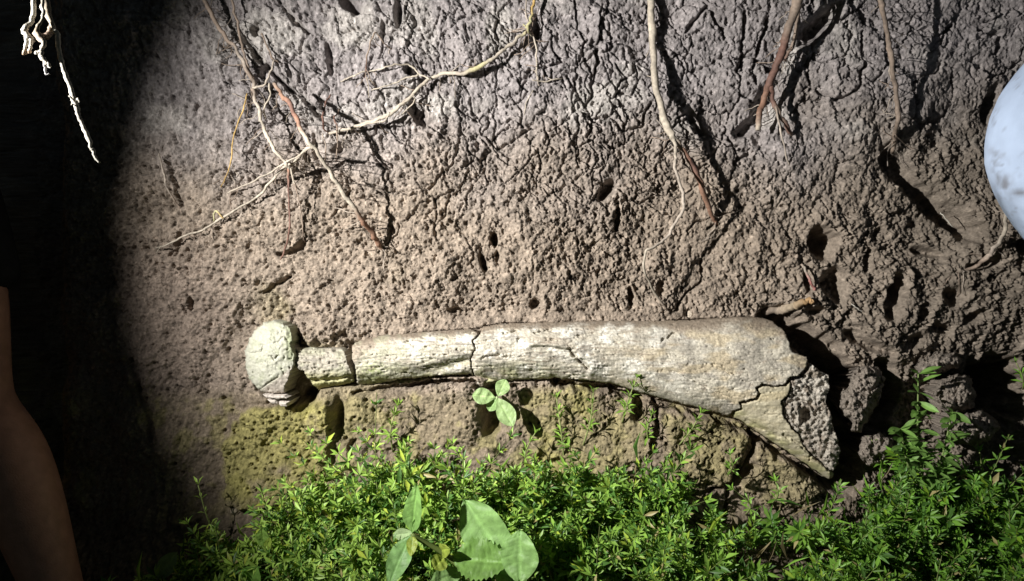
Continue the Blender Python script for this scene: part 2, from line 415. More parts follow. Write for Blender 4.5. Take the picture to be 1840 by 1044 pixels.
def surf(x, y, it=6):
    """height of the bank under a picture point"""
    x = np.asarray(x, float); y = np.asarray(y, float); h = np.zeros(np.broadcast(x, y).shape)
    for _ in range(it):
        p = P(x, y, h)
        i = np.clip(np.searchsorted(du, p[..., 0]), 0, nx - 1); j = np.clip(np.searchsorted(dv, p[..., 1]), 0, ny - 1)
        h = .5 * h + .5 * H[j, i]
    return h


# ------------------------------------------------------------------ relief pieces (bone, clods)
def relief(name, poly, hfun, colfun, mat, parent, step=1.4, depth=.05, taper=1.0, rough=3.4):
    """solid piece with the outline poly (px), its face raised by hfun(x, y, distance to the edge)"""
    xs = [p[0] for p in poly]; ys = [p[1] for p in poly]
    gx = np.arange(min(xs) - 4, max(xs) + 4, step); gy = np.arange(min(ys) - 4, max(ys) + 4, step)
    x, y = np.meshgrid(gx, gy)
    jx = x + rough * fbm(x / 13, y / 13, 4, 301, .65); jy = y + rough * fbm(x / 13, y / 13, 4, 311, .65)
    ins = inside(jx, jy, poly); d = seg_dist(jx, jy, poly, True)
    h = hfun(x, y, d)
    col = np.clip(colfun(x, y, d, h), .01, .95)
    n = ins.shape
    q = ins[:-1, :-1] & ins[1:, :-1] & ins[:-1, 1:] & ins[1:, 1:]
    vid = np.arange(x.size).reshape(n)
    f = np.stack([vid[:-1, :-1][q], vid[1:, :-1][q], vid[1:, 1:][q], vid[:-1, 1:][q]], -1)
    used = np.unique(f)
    remap = -np.ones(x.size, int); remap[used] = np.arange(len(used))
    f = remap[f]
    xv, yv, hv, cv = x.ravel()[used], y.ravel()[used], h.ravel()[used], col.reshape(-1, 3)[used]
    top = P(xv, yv, hv)
    # boundary edges -> skirt down into the bank
    e = np.concatenate([f[:, [0, 1]], f[:, [1, 2]], f[:, [2, 3]], f[:, [3, 0]]])
    key = {}
    for a, b in e:
        k = (a, b) if a < b else (b, a)
        key[k] = None if k in key else (a, b)
    be = [v for v in key.values() if v is not None]
    bv = sorted({i for ab in be for i in ab}); low = {i: len(used) + j for j, i in enumerate(bv)}
    lowp = P(xv[bv], yv[bv], hv[bv] * 0 - depth)
    cen = top[:, :2].mean(0); lowp[:, :2] = cen + taper * (top[bv][:, :2] - cen)
    faces = [tuple(r) for r in f.tolist()] + [(int(b), int(a), low[a], low[b]) for a, b in be]
    V = np.concatenate([top, lowp]); C = np.concatenate([cv, cv[bv]])
    return part(name, W(V), faces, mat, parent, C)


def groove(x, y, poly, w, dep, wig=4):
    d = seg_dist(x + wig * fbm(x / 12, y / 12, 3, 33), y + wig * fbm(x / 12, y / 12, 3, 35), poly)
    return -dep * sst(1.3, .4, d / w)


def cmix(c, d, w):
    return c + (np.asarray(d) - c) * np.asarray(w)[..., None]


CRACK1 = [(622, 612), (626, 626), (628, 640), (631, 655), (637, 668), (639, 695)]          # neck / shaft
CRACK2 = [(868, 586), (862, 600), (850, 612), (853, 628), (846, 645), (847, 660), (852, 675), (858, 692)]
JAG = [(1317, 748), (1320, 738), (1334, 734), (1330, 724), (1346, 721), (1360, 716), (1365, 708), (1359, 698), (1371, 690), (1391, 695), (1412, 692), (1421, 680), (1436, 676), (1450, 662), (1452, 642)]
CR3 = [(1421, 682), (1420, 706), (1405, 722), (1407, 740), (1412, 754), (1424, 770), (1436, 781), (1444, 800), (1456, 814), (1475, 830), (1499, 850)]

bone = thing('fossil_bone', 'long pale fossil limb bone with rounded head, lying half buried across the mud bank', 'bone', W(P(900, 640, 0)))


def bone_h(x, y, d):
    tp = pl(x, PROF_TOP); bt = pl(x, BONE_BOT)
    t = np.clip((y - tp) / np.maximum(bt - tp, 1), 0, 1)
    hc = pl(x, [(500, .046), (620, .048), (700, .050), (850, .052), (1050, .050), (1200, .052), (1350, .070), (1420, .074), (1500, .064)])
    prof = np.power(np.clip(1 - np.abs(2 * np.power(t, .80) - 1) ** 2.3, 0, 1), pl(x, [(1000, .62), (1350, .5)]))
    h = -.010 * sst(.12, 0, t) * sst(600, 660, x) + .004 + hc * prof
    h = h + .0012 * fbm(x / 70, y / 9, 4, 401) + .0035 * fbm(x / 45, y / 30, 3, 411)
    h = h + .0010 * fbm(x / 8, y / 5, 3, 421)
    # long shallow hollows and the sprung plate
    h = h - .013 * np.exp(-((y - pl(x, [(690, 674), (780, 664), (846, 646)])) / 9) ** 2) * sst(700, 800, x) * sst(860, 840, x)
    h = h - .007 * np.exp(-((y - 668) / 12.) ** 2) * sst(860, 880, x) * sst(1010, 930, x)
    pit = sst(.34, .6, fbm(x / 9, y / 5, 3, 431)); h = h - .003 * pit
    h = h - .0035 * sst(2.0, 0, d)
    gw = .25 + .75 * sst(1180, 980, x)
    yy = y + 10 * fbm(x / 120, y / 40, 2, 435)
    h = h + gw * (.0075 * (billow(x / 50, yy / 9, 5, 437, .66) - .3) - .006 * sst(.26, .42, fbm(x / 44, yy / 7, 4, 439, .6))) + .0035 * (billow(x / 24, y / 18, 6, 443, .66) - .3) - .003 * sst(.36, .5, fbm(x / 15, y / 9, 4, 445, .6))
    return h


def bone_c(x, y, d, h):
    cream = np.array([.42, .385, .31]); white = np.array([.62, .59, .51]); yel = np.array([.40, .325, .205]); gr = np.array([.245, .222, .185]); ol = np.array([.29, .28, .12]); brn = np.array([.25, .20, .15])
    tp = pl(x, PROF_TOP); bt = pl(x, BONE_BOT); t = (y - tp) / np.maximum(bt - tp, 1)
    c = np.broadcast_to(cream, x.shape + (3,)).copy()
    s = fbm(x / 60, (y + 10 * fbm(x / 90, y / 40, 2, 435)) / 9, 5, 441, .62) * (.4 + .6 * sst(1250, 1000, x)) + .45 * fbm(x / 22, y / 18, 4, 447); b = fbm(x / 40, y / 26, 4, 451); fgr = fbm(x / 6, y / 4, 3, 461)
    c = cmix(c, white, sst(-.1, .25, b + .4 * s) * sst(600, 800, x) * sst(1350, 1100, x))
    c = cmix(c, gr, .85 * sst(.04, .36, s))
    c = cmix(c, gr, .6 * sst(1080, 1250, x) * sst(-.1, .3, fbm(x / 55, y / 30, 3, 471)))
    c = cmix(c, yel, .65 * sst(.0, .3, fbm(x / 70, y / 28, 3, 481)) * sst(1040, 1200, x))
    c = cmix(c, ol, .7 * sst(.55, .95, t + .25 * b) * sst(-.2, .2, fbm(x / 30, y / 16, 3, 491)) * sst(1060, 900, x))
    c = cmix(c, np.array([.30, .37, .11]), .75 * np.exp(-((x - 672) / 20) ** 2 - ((y - 668) / 17) ** 2) * sst(-.3, .2, fgr))
    c = cmix(c, brn, .9 * sst(.20, .03, t + .16 * b + .06 * fgr) * sst(560, 700, x))
    c = cmix(c, brn, .8 * sst(12, -8, y - pl(x, [(632, 652), (680, 618), (730, 600), (1500, 500)]) + 9 * b) * sst(628, 634, x))                      # soil still clinging to the upper edge
    c = cmix(c, brn, .6 * sst(.28, .5, fbm(x / 22, y / 9, 4, 501)))
    c = cmix(c, brn, .5 * np.exp(-((x - 985) / 32) ** 2 - ((y - 612) / 8) ** 2))
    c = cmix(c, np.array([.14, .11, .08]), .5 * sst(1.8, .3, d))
    lines = sst(.22, .45, fbm(x / 85, (y + 8 * fbm(x / 90, y / 40, 2, 435)) / 3.2, 3, 467, .6)) * sst(1350, 1150, x) * sst(640, 700, x)
    c = cmix(c, brn, .75 * lines)
    c = cmix(c, np.array([.36, .36, .25]), .55 * sst(-.1, .3, fbm(x / 26, y / 20, 4, 469)) * sst(900, 680, x))
    fl = sst(.18, .5, fbm(x / 16, y / 3.5, 3, 473, .6)) * sst(1300, 1000, x)
    c = cmix(c, gr, .75 * fl)
    return c * (1 + .34 * fgr + .46 * fbm(x / 3.2, y / 2.6, 2, 463) - .35 * sst(.2, .45, fbm(x / 7, y / 5, 4, 465, .6)))[..., None]


# neck between head and first break
NECK = [(512, 640), (516, 624), (532, 618), (556, 622), (586, 626), (600, 622), (617, 624), (622, 640), (626, 655), (633, 668), (634, 688), (602, 694), (572, 702), (556, 684), (545, 668), (530, 660)]


def neck_h(x, y, d):
    h = bone_h(x, y, d) - .006 + .005 * fbm(x / 13, y / 11, 4, 511) - .004 * sst(.2, .5, fbm(x / 6, y / 6, 3, 521))
    return h + groove(x, y, [(560, 684), (600, 680), (634, 676)], 4, .012)


def neck_c(x, y, d, h):
    c = bone_c(x, y, d, h) * .78
    return cmix(c, [.40, .38, .15], .55 * sst(660, 690, y + 6 * fbm(x / 20, y / 20, 3, 531)))


relief('neck', NECK, neck_h, neck_c, M_BONE, bone)
SH1 = [(632, 622), (645, 612), (672, 604), (700, 600), (780, 594), (846, 590)] + [(x - .5, y) for x, y in CRACK2[1:]] + [(845, 672), (780, 676), (720, 682), (680, 689), (642, 694), (640, 668), (634, 650), (631, 636)]
relief('shaft', SH1, bone_h, bone_c, M_BONE, bone)
SH2 = [(x + .3, y) for x, y in CRACK2] + [(900, 684), (1000, 680), (1060, 684), (1100, 690), (1180, 714), (1250, 733), (1310, 748)] + [(x - .9, y - .6) for x, y in JAG[1:]] + \
      [(1440, 638), (1424, 632), (1418, 612), (1413, 597), (1398, 584), (1381, 573), (1350, 568), (1320, 569), (1280, 572), (1240, 575), (1150, 574), (1050, 576), (950, 579), (900, 582)]


def sh2_h(x, y, d):
    h = bone_h(x, y, d)
    h = h + groove(x, y, [(1023, 627), (1036, 643), (1048, 652), (1060, 664)], 3.2, .012, 5)
    pl_ = [(948, 622), (985, 621), (1023, 627), (1060, 664)]
    below = sst(-2, 3, y - pl(x, pl_)) * sst(930, 960, x) * sst(1062, 1050, x)
    h = h + .009 * (1 - below) * np.exp(-(seg_dist(x, y, pl_) / 26) ** 2) * sst(930, 960, x)
    h = h + groove(x, y, [(1190, 612), (1200, 607), (1212, 598)], 2, .006)
    h = h + groove(x, y, [(1215, 640), (1280, 655), (1345, 688)], 1.2, .003) + groove(x, y, [(1205, 665), (1260, 690), (1310, 715)], 1.2, .003)
    f1, f2, _ = worley(x / 15 + .5 * fbm(x / 9, y / 9, 2, 3), y / 11, 541)
    h = h - .0022 * np.exp(-((f2 - f1) / .07) ** 2) * sst(1200, 1330, x) * sst(620, 690, y)
    h = h + groove(x, y, [(905, 600), (930, 596)], 2, .006) + groove(x, y, [(960, 598), (985, 592)], 2, .006) + groove(x, y, [(868, 641), (910, 640)], 2, .006)
    return h


relief('shaft', SH2, sh2_h, bone_c, M_BONE, bone)
STRIP = [(x + .8, y + 1.5) for x, y in JAG[:12]] + [(x - .4, y + .2) for x, y in CR3] + [(1497, 858), (1489, 864), (1450, 836), (1409, 809), (1360, 776)]


def strip_h(x, y, d):
    h = bone_h(x, y, d) - .004
    h = h + groove(x, y, [(1409, 782), (1440, 800), (1495, 848)], 4, .006) + groove(x, y, [(1340, 755), (1400, 785)], 4, .004)
    return h + groove(x, y, [(1458, 812), (1455, 828)], 1.6, .006)


def strip_c(x, y, d, h):
    c = bone_c(x, y, d, h)
    dl = seg_dist(x, y, [(1317, 749), (1409, 809), (1491, 864)])
    c = cmix(c, np.array([.44, .385, .23]), .45)
    return cmix(c, np.array([.27, .26, .12]), .75 * sst(28, 6, dl) * sst(-.3, .2, fbm(x / 30, y / 16, 3, 551)))


relief('broken_edge', STRIP, strip_h, strip_c, M_BONE, bone)
SPONGE = [(x + .3, y) for x, y in CR3] + [(1499, 846), (1506, 830), (1511, 812), (1506, 790), (1496, 764), (1494, 740), (1484, 722), (1491, 700), (1490, 674), (1476, 668), (1466, 659), (1455, 650), (1452, 665), (1436, 680)]


def sponge_h(x, y, d):
    h = bone_h(x, y, d) * .95 - .006
    f1, f2, cid = worley(x / 9 + .4 * fbm(x / 14, y / 14, 2, 3), y / 8, 561)
    h = h + .012 * fbm(x / 26, y / 26, 4, 571) + .008 * (.5 - f1) - .006 * sst(.15, .45, fbm(x / 7, y / 7, 3, 581))
    r = np.hypot((x - 1447) / 13, (y - 747) / 17) + .3 * fbm(x / 9, y / 9, 2, 5)
    h = h - .026 * sst(1.1, .4, r)
    h = h + groove(x, y, [(1412, 726), (1436, 718), (1458, 726), (1466, 745)], 3.5, .007) + groove(x, y, [(1424, 735), (1428, 760), (1445, 772)], 3, .006)
    return h


def sponge_c(x, y, d, h):
    c = np.broadcast_to(np.array([.33, .295, .245]), x.shape + (3,)).copy()
    c = cmix(c, [.46, .42, .36], np.clip(sst(-.3, .1, fbm(x / 14, y / 14, 4, 591)) * sst(745, 690, y) + .4 * sst(0, .3, fbm(x / 10, y / 10, 4, 597)), 0, 1))
    c = cmix(c, [.26, .22, .175], sst(.05, .35, fbm(x / 20, y / 20, 3, 593)))
    return c * (1 + .4 * fbm(x / 5, y / 5, 3, 601))[..., None]


o = relief('spongy_end', SPONGE, sponge_h, sponge_c, M_SPONGE, bone); o['label'] = 'rough darker broken end showing spongy bone'

# the rounded head
HEAD = [(440, 655), (440, 630), (447, 608), (458, 592), (474, 580), (492, 575), (510, 579), (522, 590), (527, 606), (524, 622), (531, 634), (530, 650), (524, 668), (517, 690), (512, 706), (484, 708), (464, 702), (450, 685), (443, 670)]


def head_h(x, y, d):
    r = np.clip(np.hypot(np.where(x < 488, (x - 488) / 54, (x - 488) / 84), (y - 646) / pl(x, [(480, 78), (530, 92)])), 0, 1)
    h = .004 + .056 * np.power(1 - r ** 2.2, .55)
    h = h + .006 * fbm(x / 24, y / 24, 5, 611, .62) + .0025 * (billow(x / 10, y / 10, 4, 613, .66) - .3) - .003 * sst(.22, .5, fbm(x / 6, y / 6, 3, 621))
    h = h + groove(x, y, [(442, 632), (456, 635), (470, 631), (473, 622)], 1.4, .004, 3) + groove(x, y, [(463, 703), (482, 688), (500, 677)], 1.3, .006, 2)
    h = h + groove(x, y, [(487, 618), (500, 614), (508, 604), (518, 612)], 1.6, .003) + groove(x, y, [(488, 640), (494, 648), (502, 640)], 1.8, .005)
    h = h + groove(x, y, [(454, 690), (456, 662), (470, 636), (480, 628)], 1.0, .0018) - .006 * sst(.3, .5, fbm(x / 9, y / 9, 2, 627)) * sst(500, 520, x)
    return h - .006 * sst(3, 0, d)


def head_c(x, y, d, h):
    c = np.broadcast_to(np.array([.365, .36, .29]), x.shape + (3,)).copy()
    c = cmix(c, [.30, .31, .22], .7 * sst(.0, .3, fbm(x / 16, y / 16, 4, 631)))
    c = cmix(c, [.33, .285, .245], .8 * sst(-6, 6, y - pl(x, [(460, 706), (500, 678), (530, 655)])))
    c = cmix(c, [.20, .22, .12], .75 * sst(506, 524, x + 8 * fbm(x / 9, y / 9, 3, 641)) * sst(660, 630, y))
    return c * (1 + .3 * fbm(x / 5, y / 5, 3, 651))[..., None]


relief('rounded_head', HEAD, head_h, head_c, M_BONE, bone, depth=.06, rough=5)
for poly, hh in ([[(470, 708), (490, 710), (512, 710), (517, 716), (500, 718), (478, 715)], .052], [[(478, 717), (496, 718), (500, 726), (488, 726)], .046], [[(502, 720), (520, 721), (517, 730), (505, 731), (500, 726)], .046]):
    relief('flake', poly, lambda x, y, d, hh=hh: hh + .004 * sst(0, 5, d) + .002 * fbm(x / 6, y / 6, 3, 661), lambda x, y, d, h: np.broadcast_to(np.array([.46, .41, .36]), x.shape + (3,)) * (1 + .3 * fbm(x / 5, y / 4, 3, 3))[..., None], M_BONE, bone, step=1.1, depth=.04, rough=1)

# ------------------------------------------------------------------ loose clods
CLODS = [
    ('dark porous clod standing alone just right of the broken bone end', [(1529, 667), (1524, 692), (1508, 705), (1502, 728), (1519, 754), (1527, 776), (1546, 778), (1564, 750), (1581, 719), (1591, 682), (1581, 661), (1557, 654)], .055),
    ('topmost clod of the heap beside the dark hollow at right', [(1648, 655), (1669, 637), (1694, 630), (1719, 634), (1732, 646), (1722, 664), (1692, 670), (1669, 677), (1650, 672)], .05),
    ('rounded clod below the topmost one, behind the leafy weed at right', [(1672, 700), (1692, 682), (1719, 670), (1744, 675), (1755, 702), (1751, 732), (1729, 744), (1704, 742), (1682, 726)], .055),
    ('flat clod striped by leaf shadows, edge of the dark hollow at right', [(1690, 752), (1718, 742), (1760, 732), (1790, 750), (1800, 768), (1782, 792), (1750, 803), (1712, 798), (1688, 780)], .06),
    ('small knobbly clod on the slope below the lone porous clod', [(1540, 800), (1556, 782), (1580, 776), (1604, 788), (1610, 812), (1592, 834), (1562, 838), (1542, 824)], .035)]
for k, (lab, poly, hh) in enumerate(CLODS):
    cx = np.mean([p[0] for p in poly]); cy = np.mean([p[1] for p in poly])
    t = thing('clod', lab, 'clod', W(P(cx, cy, 0)), 'loose clods right of the bone')
    rad = max(max(p[0] for p in poly) - min(p[0] for p in poly), 1) * .27

    def ch(x, y, d, hh=hh, rad=rad, k=k):
        f1, f2, cid = worley(x / 9 + .4 * fbm(x / 14, y / 14, 2, 3), y / 8, 700 + k)
        q = np.clip(d / rad, 0, 1)
        return -.012 + 1.35 * hh * np.sqrt(1 - (1 - q) ** 2) + .016 * fbm(x / 22, y / 22, 5, 710 + k, .6) + .014 * (worley((x + 5 * fbm(x / 9, y / 9, 3, 2)) / 26, y / 24, 715 + k)[2] - .5) + .007 * (.5 - f1) + .007 * (billow(x / 11, y / 11, 4, 717 + k, .66) - .3) - .006 * sst(.2, .5, fbm(x / 7, y / 7, 3, 720 + k))
    m = relief('clod_body', poly, ch, lambda x, y, d, h, k=k: np.broadcast_to(np.array([.235, .20, .165]), x.shape + (3,)) * (1 + .4 * fbm(x / 5, y / 5, 3, 730 + k) + .3 * fbm(x / 20, y / 20, 3, 740 + k))[..., None], M_CLOD, t, depth=.07, taper=.62, rough=8)


# ------------------------------------------------------------------ roots
def catmull(pts, per=6):
    p = np.asarray(pts, float); p = np.vstack([2 * p[0] - p[1], p, 2 * p[-1] - p[-2]])
    out = []
    for i in range(1, len(p) - 2):
        for t in np.linspace(0, 1, per, endpoint=False):
            out.append(.5 * (2 * p[i] + (p[i + 1] - p[i - 1]) * t + (2 * p[i - 1] - 5 * p[i] + 4 * p[i + 1] - p[i + 2]) * t * t + (3 * p[i] - p[i - 1] - 3 * p[i + 1] + p[i + 2]) * t ** 3))
    out.append(p[-2])
    return np.array(out)


def tube(path, rad, n=8, wob=0.0, seed=0):
    """path (k,3) bank coordinates, rad (k)"""
    k = len(path); tan = np.gradient(path, axis=0); tan /= np.linalg.norm(tan, axis=1)[:, None] + 1e-12
    ref = np.array([.3, .2, 1.0]); a = np.cross(tan, ref); a /= np.linalg.norm(a, axis=1)[:, None] + 1e-12
    b = np.cross(tan, a)
    th = np.linspace(0, 2 * math.pi, n, endpoint=False)
    r = np.asarray(rad)[:, None] * (1 + wob * (np.random.default_rng(seed).random((k, n)) - .5))
    V = path[:, None, :] + r[..., None] * (np.cos(th)[None, :, None] * a[:, None, :] + np.sin(th)[None, :, None] * b[:, None, :])
    V = np.vstack([V.reshape(-1, 3), path[:1], path[-1:]])
    Fs = []
    for i in range(k - 1):
        for j in range(n):
            Fs.append((i * n + j, i * n + (j + 1) % n, (i + 1) * n + (j + 1) % n, (i + 1) * n + j))
    for j in range(n):
        Fs.append((k * n, (j + 1) % n, j)); Fs.append((k * n + 1, (k - 1) * n + j, (k - 1) * n + (j + 1) % n))
    return V, Fs


PALE = (.34, .295, .235); RED = (.135, .076, .058); ORANGE = (.215, .125, .085); BROWN = (.215, .165, .128); GREYB = (.33, .28, .23); YEL = (.42, .28, .10); BONEW = (.44, .41, .35); OLIVE = (.36, .33, .18)


def root_mesh(pts, seed, per=7, rel=True):
    """pts: (px, py, height above the bank, radius px, colour)"""
    a = np.array([[p[0], p[1], p[2], p[3], *p[4]] for p in pts], float)
    if rel:
        base = surf(a[:, 0], a[:, 1]); a[:, 2] = np.maximum(base, -.02) * np.clip(1 - a[:, 2] / .06, 0, 1) + a[:, 2]
    c = catmull(a, per)
    r_ = np.random.default_rng(seed)
    j = r_.normal(0, 1, (len(c), 3)); j = (j + np.roll(j, 1, 0) + np.roll(j, -1, 0)) / 3; j[0] = j[-1] = 0
    c[:, :2] += j[:, :2] * np.minimum(2.2, .45 * c[:, 3:4] + .6); c[:, 3] *= 1 + .13 * j[:, 2]
    path = P(c[:, 0], c[:, 1], c[:, 2]); rad = np.maximum(c[:, 3] * RS, .7) / 1000 * (1 - c[:, 2] / D)
    n = 10 if rad.max() > .004 else 6
    V, Fs = tube(path, rad, n, .22, seed)
    colr = np.clip(c[:, 4:7] * (1 + .22 * j[:, 2:3]), .01, .9)
    col = np.vstack([np.repeat(colr, n, 0), colr[:1], colr[-1:]])
    return W(V), Fs, col


RS = .72


def hairs(t, seed, pts, k):
    r = np.random.default_rng(seed); a = np.array([[p[0], p[1], p[2]] for p in pts], float)
    VV_, FF_, CC_ = [], [], []; off = 0
    for _ in range(k):
        i = r.integers(0, len(a) - 1); q = r.random(); p = a[i] * (1 - q) + a[i + 1] * q
        ang = r.normal(math.pi / 2, 1.0); L = r.uniform(14, 46)
        pp = [(p[0], p[1], p[2], .9, BROWN if r.random() < .5 else GREYB)]
        for m in range(1, 4):
            ang += r.normal(0, .35); p = p + np.array([math.cos(ang) * L / 3, math.sin(ang) * L / 3, 0]); pp.append((p[0], p[1], max(.003, pp[-1][2] * .6), .8, pp[0][4]))
        V, Fs, c = root_mesh(pp, seed + _, per=4)
        VV_.append(V); FF_ += [tuple(int(x_) + off for x_ in f) for f in Fs]; CC_.append(c); off += len(V)
    part('root_hairs', np.concatenate(VV_), FF_, M_ROOT, t, np.concatenate(CC_))['kind'] = 'stuff'


_s = [100]


def root(label, pts, branches=(), group='exposed roots on the mud bank', name='root', cat='root', rel=True):
    t = thing(name, label, cat, W(P(pts[0][0], max(pts[0][1], -10), pts[0][2])), group)
    _s[0] += 1
    V, Fs, c = root_mesh(pts, _s[0], rel=rel); part('main_root', V, Fs, M_ROOT, t, c)
    if name == 'root' and len(pts) > 5:
        hairs(t, 4000 + _s[0] * 10, [p for p in pts if p[1] > -20], 24 if pts[2][3] > 2.5 else 8)
    for b in branches:
        _s[0] += 1
        V, Fs, c = root_mesh(b, _s[0], rel=rel); part('rootlet', V, Fs, M_ROOT, t, c)
    return t


root('thick smooth pale root from the top edge, forking into red and thin pale branches',
     [(1168, -60, .02, 9, PALE), (1170, 0, .02, 9, PALE), (1172, 70, .025, 8.5, PALE), (1177, 140, .04, 8.5, PALE), (1188, 195, .05, 8.5, PALE), (1203, 236, .06, 9, PALE), (1215, 252, .058, 7, PALE), (1228, 270, .055, 6, ORANGE), (1248, 300, .05, 6.5, RED), (1262, 335, .038, 6.5, ORANGE), (1274, 372, .02, 6, ORANGE), (1287, 404, -.004, 5, ORANGE)],
     [[(1204, 236, .06, 6, PALE), (1212, 262, .065, 4.5, PALE), (1216, 300, .08, 4, GREYB), (1227, 345, .085, 4, GREYB), (1228, 376, .08, 4, GREYB), (1208, 412, .065, 3.8, GREYB), (1186, 436, .06, 3.4, GREYB), (1163, 452, .07, 3, PALE), (1159, 490, .06, 3, PALE), (1176, 526, .03, 2.8, PALE), (1202, 560, -.004, 2, BROWN)],
      [(1204, 412, .065, 2.5, PALE), (1210, 432, .05, 2, PALE)]])
root('stout reddish root leaning in from the top edge at right, split into stubby legs',
     [(1448, -60, .09, 13, BROWN), (1432, 0, .085, 12, BROWN), (1420, 40, .075, 11, BROWN), (1408, 78, .06, 10, RED), (1396, 115, .045, 10, RED), (1383, 150, .035, 9, RED), (1372, 175, .03, 8, ORANGE), (1365, 200, .03, 7.5, ORANGE), (1362, 234, .03, 6.5, PALE)],
     [[(1384, 150, .035, 6, RED), (1391, 180, .035, 6, RED), (1400, 206, .03, 6, BROWN), (1414, 228, .02, 5.5, RED), (1424, 246, -.004, 3, BROWN)],
      [(1392, 182, .035, 3, BROWN), (1400, 222, .035, 2.6, GREYB), (1409, 262, .03, 2.4, GREYB), (1418, 298, .0, 1.6, GREYB)],
      [(1440, -40, .07, 6, BROWN), (1432, 30, .055, 5, BROWN), (1424, 78, .03, 5, BROWN), (1410, 110, .02, 4, RED)]])
root('slim brown root with a broad dark shadow, right of the stubby-legged red root',
     [(1572, -60, .125, 7, BROWN), (1582, 0, .112, 6.5, BROWN), (1592, 55, .095, 6, BROWN), (1603, 108, .075, 6, BROWN), (1608, 150, .06, 6, BROWN), (1612, 190, .045, 6, BROWN), (1611, 225, .03, 6, BROWN), (1603, 274, -.004, 5, BROWN)],
     [[(1603, 108, .075, 3, GREYB), (1598, 128, .06, 2.5, GREYB), (1606, 150, .05, 2, BROWN)]])
root('two-toned root hanging clear at upper left, orange at both ends and pale between',
     [(492, 150, .07, 4, BROWN), (508, 172, .10, 5, ORANGE), (524, 195, .13, 5.5, RED), (537, 225, .14, 5.5, ORANGE), (550, 248, .14, 5, PALE), (572, 278, .125, 5, PALE), (594, 310, .105, 5, PALE), (614, 343, .085, 5.5, PALE), (632, 368, .07, 5.5, PALE), (650, 395, .05, 6, ORANGE), (668, 418, .03, 6.5, ORANGE), (678, 436, .01, 6, ORANGE), (688, 452, -.006, 4, BROWN)])
root('long pale root running diagonally down left from the top edge centre',
     [(948, 56, .02, 4, OLIVE), (930, 70, .03, 4.5, PALE), (908, 86, .032, 4.5, PALE), (885, 105, .028, 4.5, PALE), (858, 122, .022, 5.5, OLIVE), (832, 130, .02, 5, PALE), (800, 133, .024, 4.2, PALE), (772, 142, .028, 4, PALE), (752, 158, .03, 4, PALE), (732, 180, .03, 4.2, PALE), (702, 201, .028, 5, PALE), (668, 218, .025, 4.6, PALE), (634, 230, .02, 4, PALE), (592, 240, .004, 4, PALE)],
     [[(772, 142, .045, 2.6, PALE), (755, 134, .03, 2, PALE), (736, 118, .02, 2.6, PALE), (712, 116, .02, 2.2, PALE), (690, 122, .02, 2, PALE), (664, 128, .01, 1.6, PALE)],
      [(752, 134, .03, 2.4, PALE), (715, 146, .025, 2, PALE), (690, 155, .015, 1.8, PALE), (668, 162, .006, 1.5, PALE)],
      [(700, 202, .045, 2.4, PALE), (690, 218, .03, 2.2, PALE), (660, 222, .03, 2, PALE), (630, 235, .01, 1.8, PALE)],
      [(742, 170, .05, 2, PALE), (746, 178, .04, 1.8, PALE), (738, 190, .03, 1.6, PALE), (722, 205, .015, 1.2, PALE)]])
root('yellowish twiggy rootlet hanging from the top edge where the long diagonal root begins',
     [(962, -40, .02, 4, OLIVE), (958, 10, .03, 4, YEL), (954, 34, .035, 3.5, OLIVE), (948, 52, .03, 4, OLIVE), (958, 66, .03, 2.4, PALE), (964, 90, .022, 2.2, PALE), (964, 115, .012, 1.8, PALE), (966, 146, .004, 1.5, PALE)],
     [[(944, -20, .02, 2, GREYB), (946, 20, .02, 2, GREYB), (948, 50, .02, 1.8, GREYB)], [(948, 50, .03, 2, OLIVE), (940, 44, .02, 2, OLIVE)]])
root('short white thread of root on the cracked crust, top centre',
     [(956, 143, .006, 1.6, PALE), (978, 147, .008, 1.8, PALE), (1000, 142, .008, 1.8, PALE), (1018, 140, .004, 1.4, PALE)], [[(958, 162, .004, 1.2, PALE), (946, 184, .004, 1.4, PALE), (942, 206, .002, 1.0, PALE)]])
root('long thin pale root slanting far down left into the shadow',
     [(566, 262, .10, 3, PALE), (545, 274, .07, 3.2, PALE), (528, 292, .045, 3, PALE), (508, 303, .035, 3, PALE), (486, 325, .028, 3, PALE), (468, 349, .024, 3, PALE), (432, 372, .022, 3, PALE), (396, 394, .02, 3, PALE), (360, 414, .018, 2.6, PALE), (330, 424, .016, 2.4, PALE), (300, 440, .022, 2.2, PALE), (279, 446, .006, 1.8, PALE)],
     [[(368, 412, .03, 1.4, PALE), (372, 428, .02, 1, PALE)], [(290, 442, .02, 1.6, PALE), (280, 454, .004, 1.4, PALE)], [(402, 392, .03, 1.6, YEL), (388, 380, .03, 2.4, OLIVE), (384, 398, .02, 1.4, OLIVE)]])
root('very thin pale root lying just above the long slanting one at left',
     [(562, 266, .10, 2, PALE), (530, 284, .07, 2, PALE), (498, 302, .045, 2, PALE), (470, 318, .03, 2.2, PALE), (446, 330, .022, 2, PALE), (408, 348, .008, 1.8, PALE)])
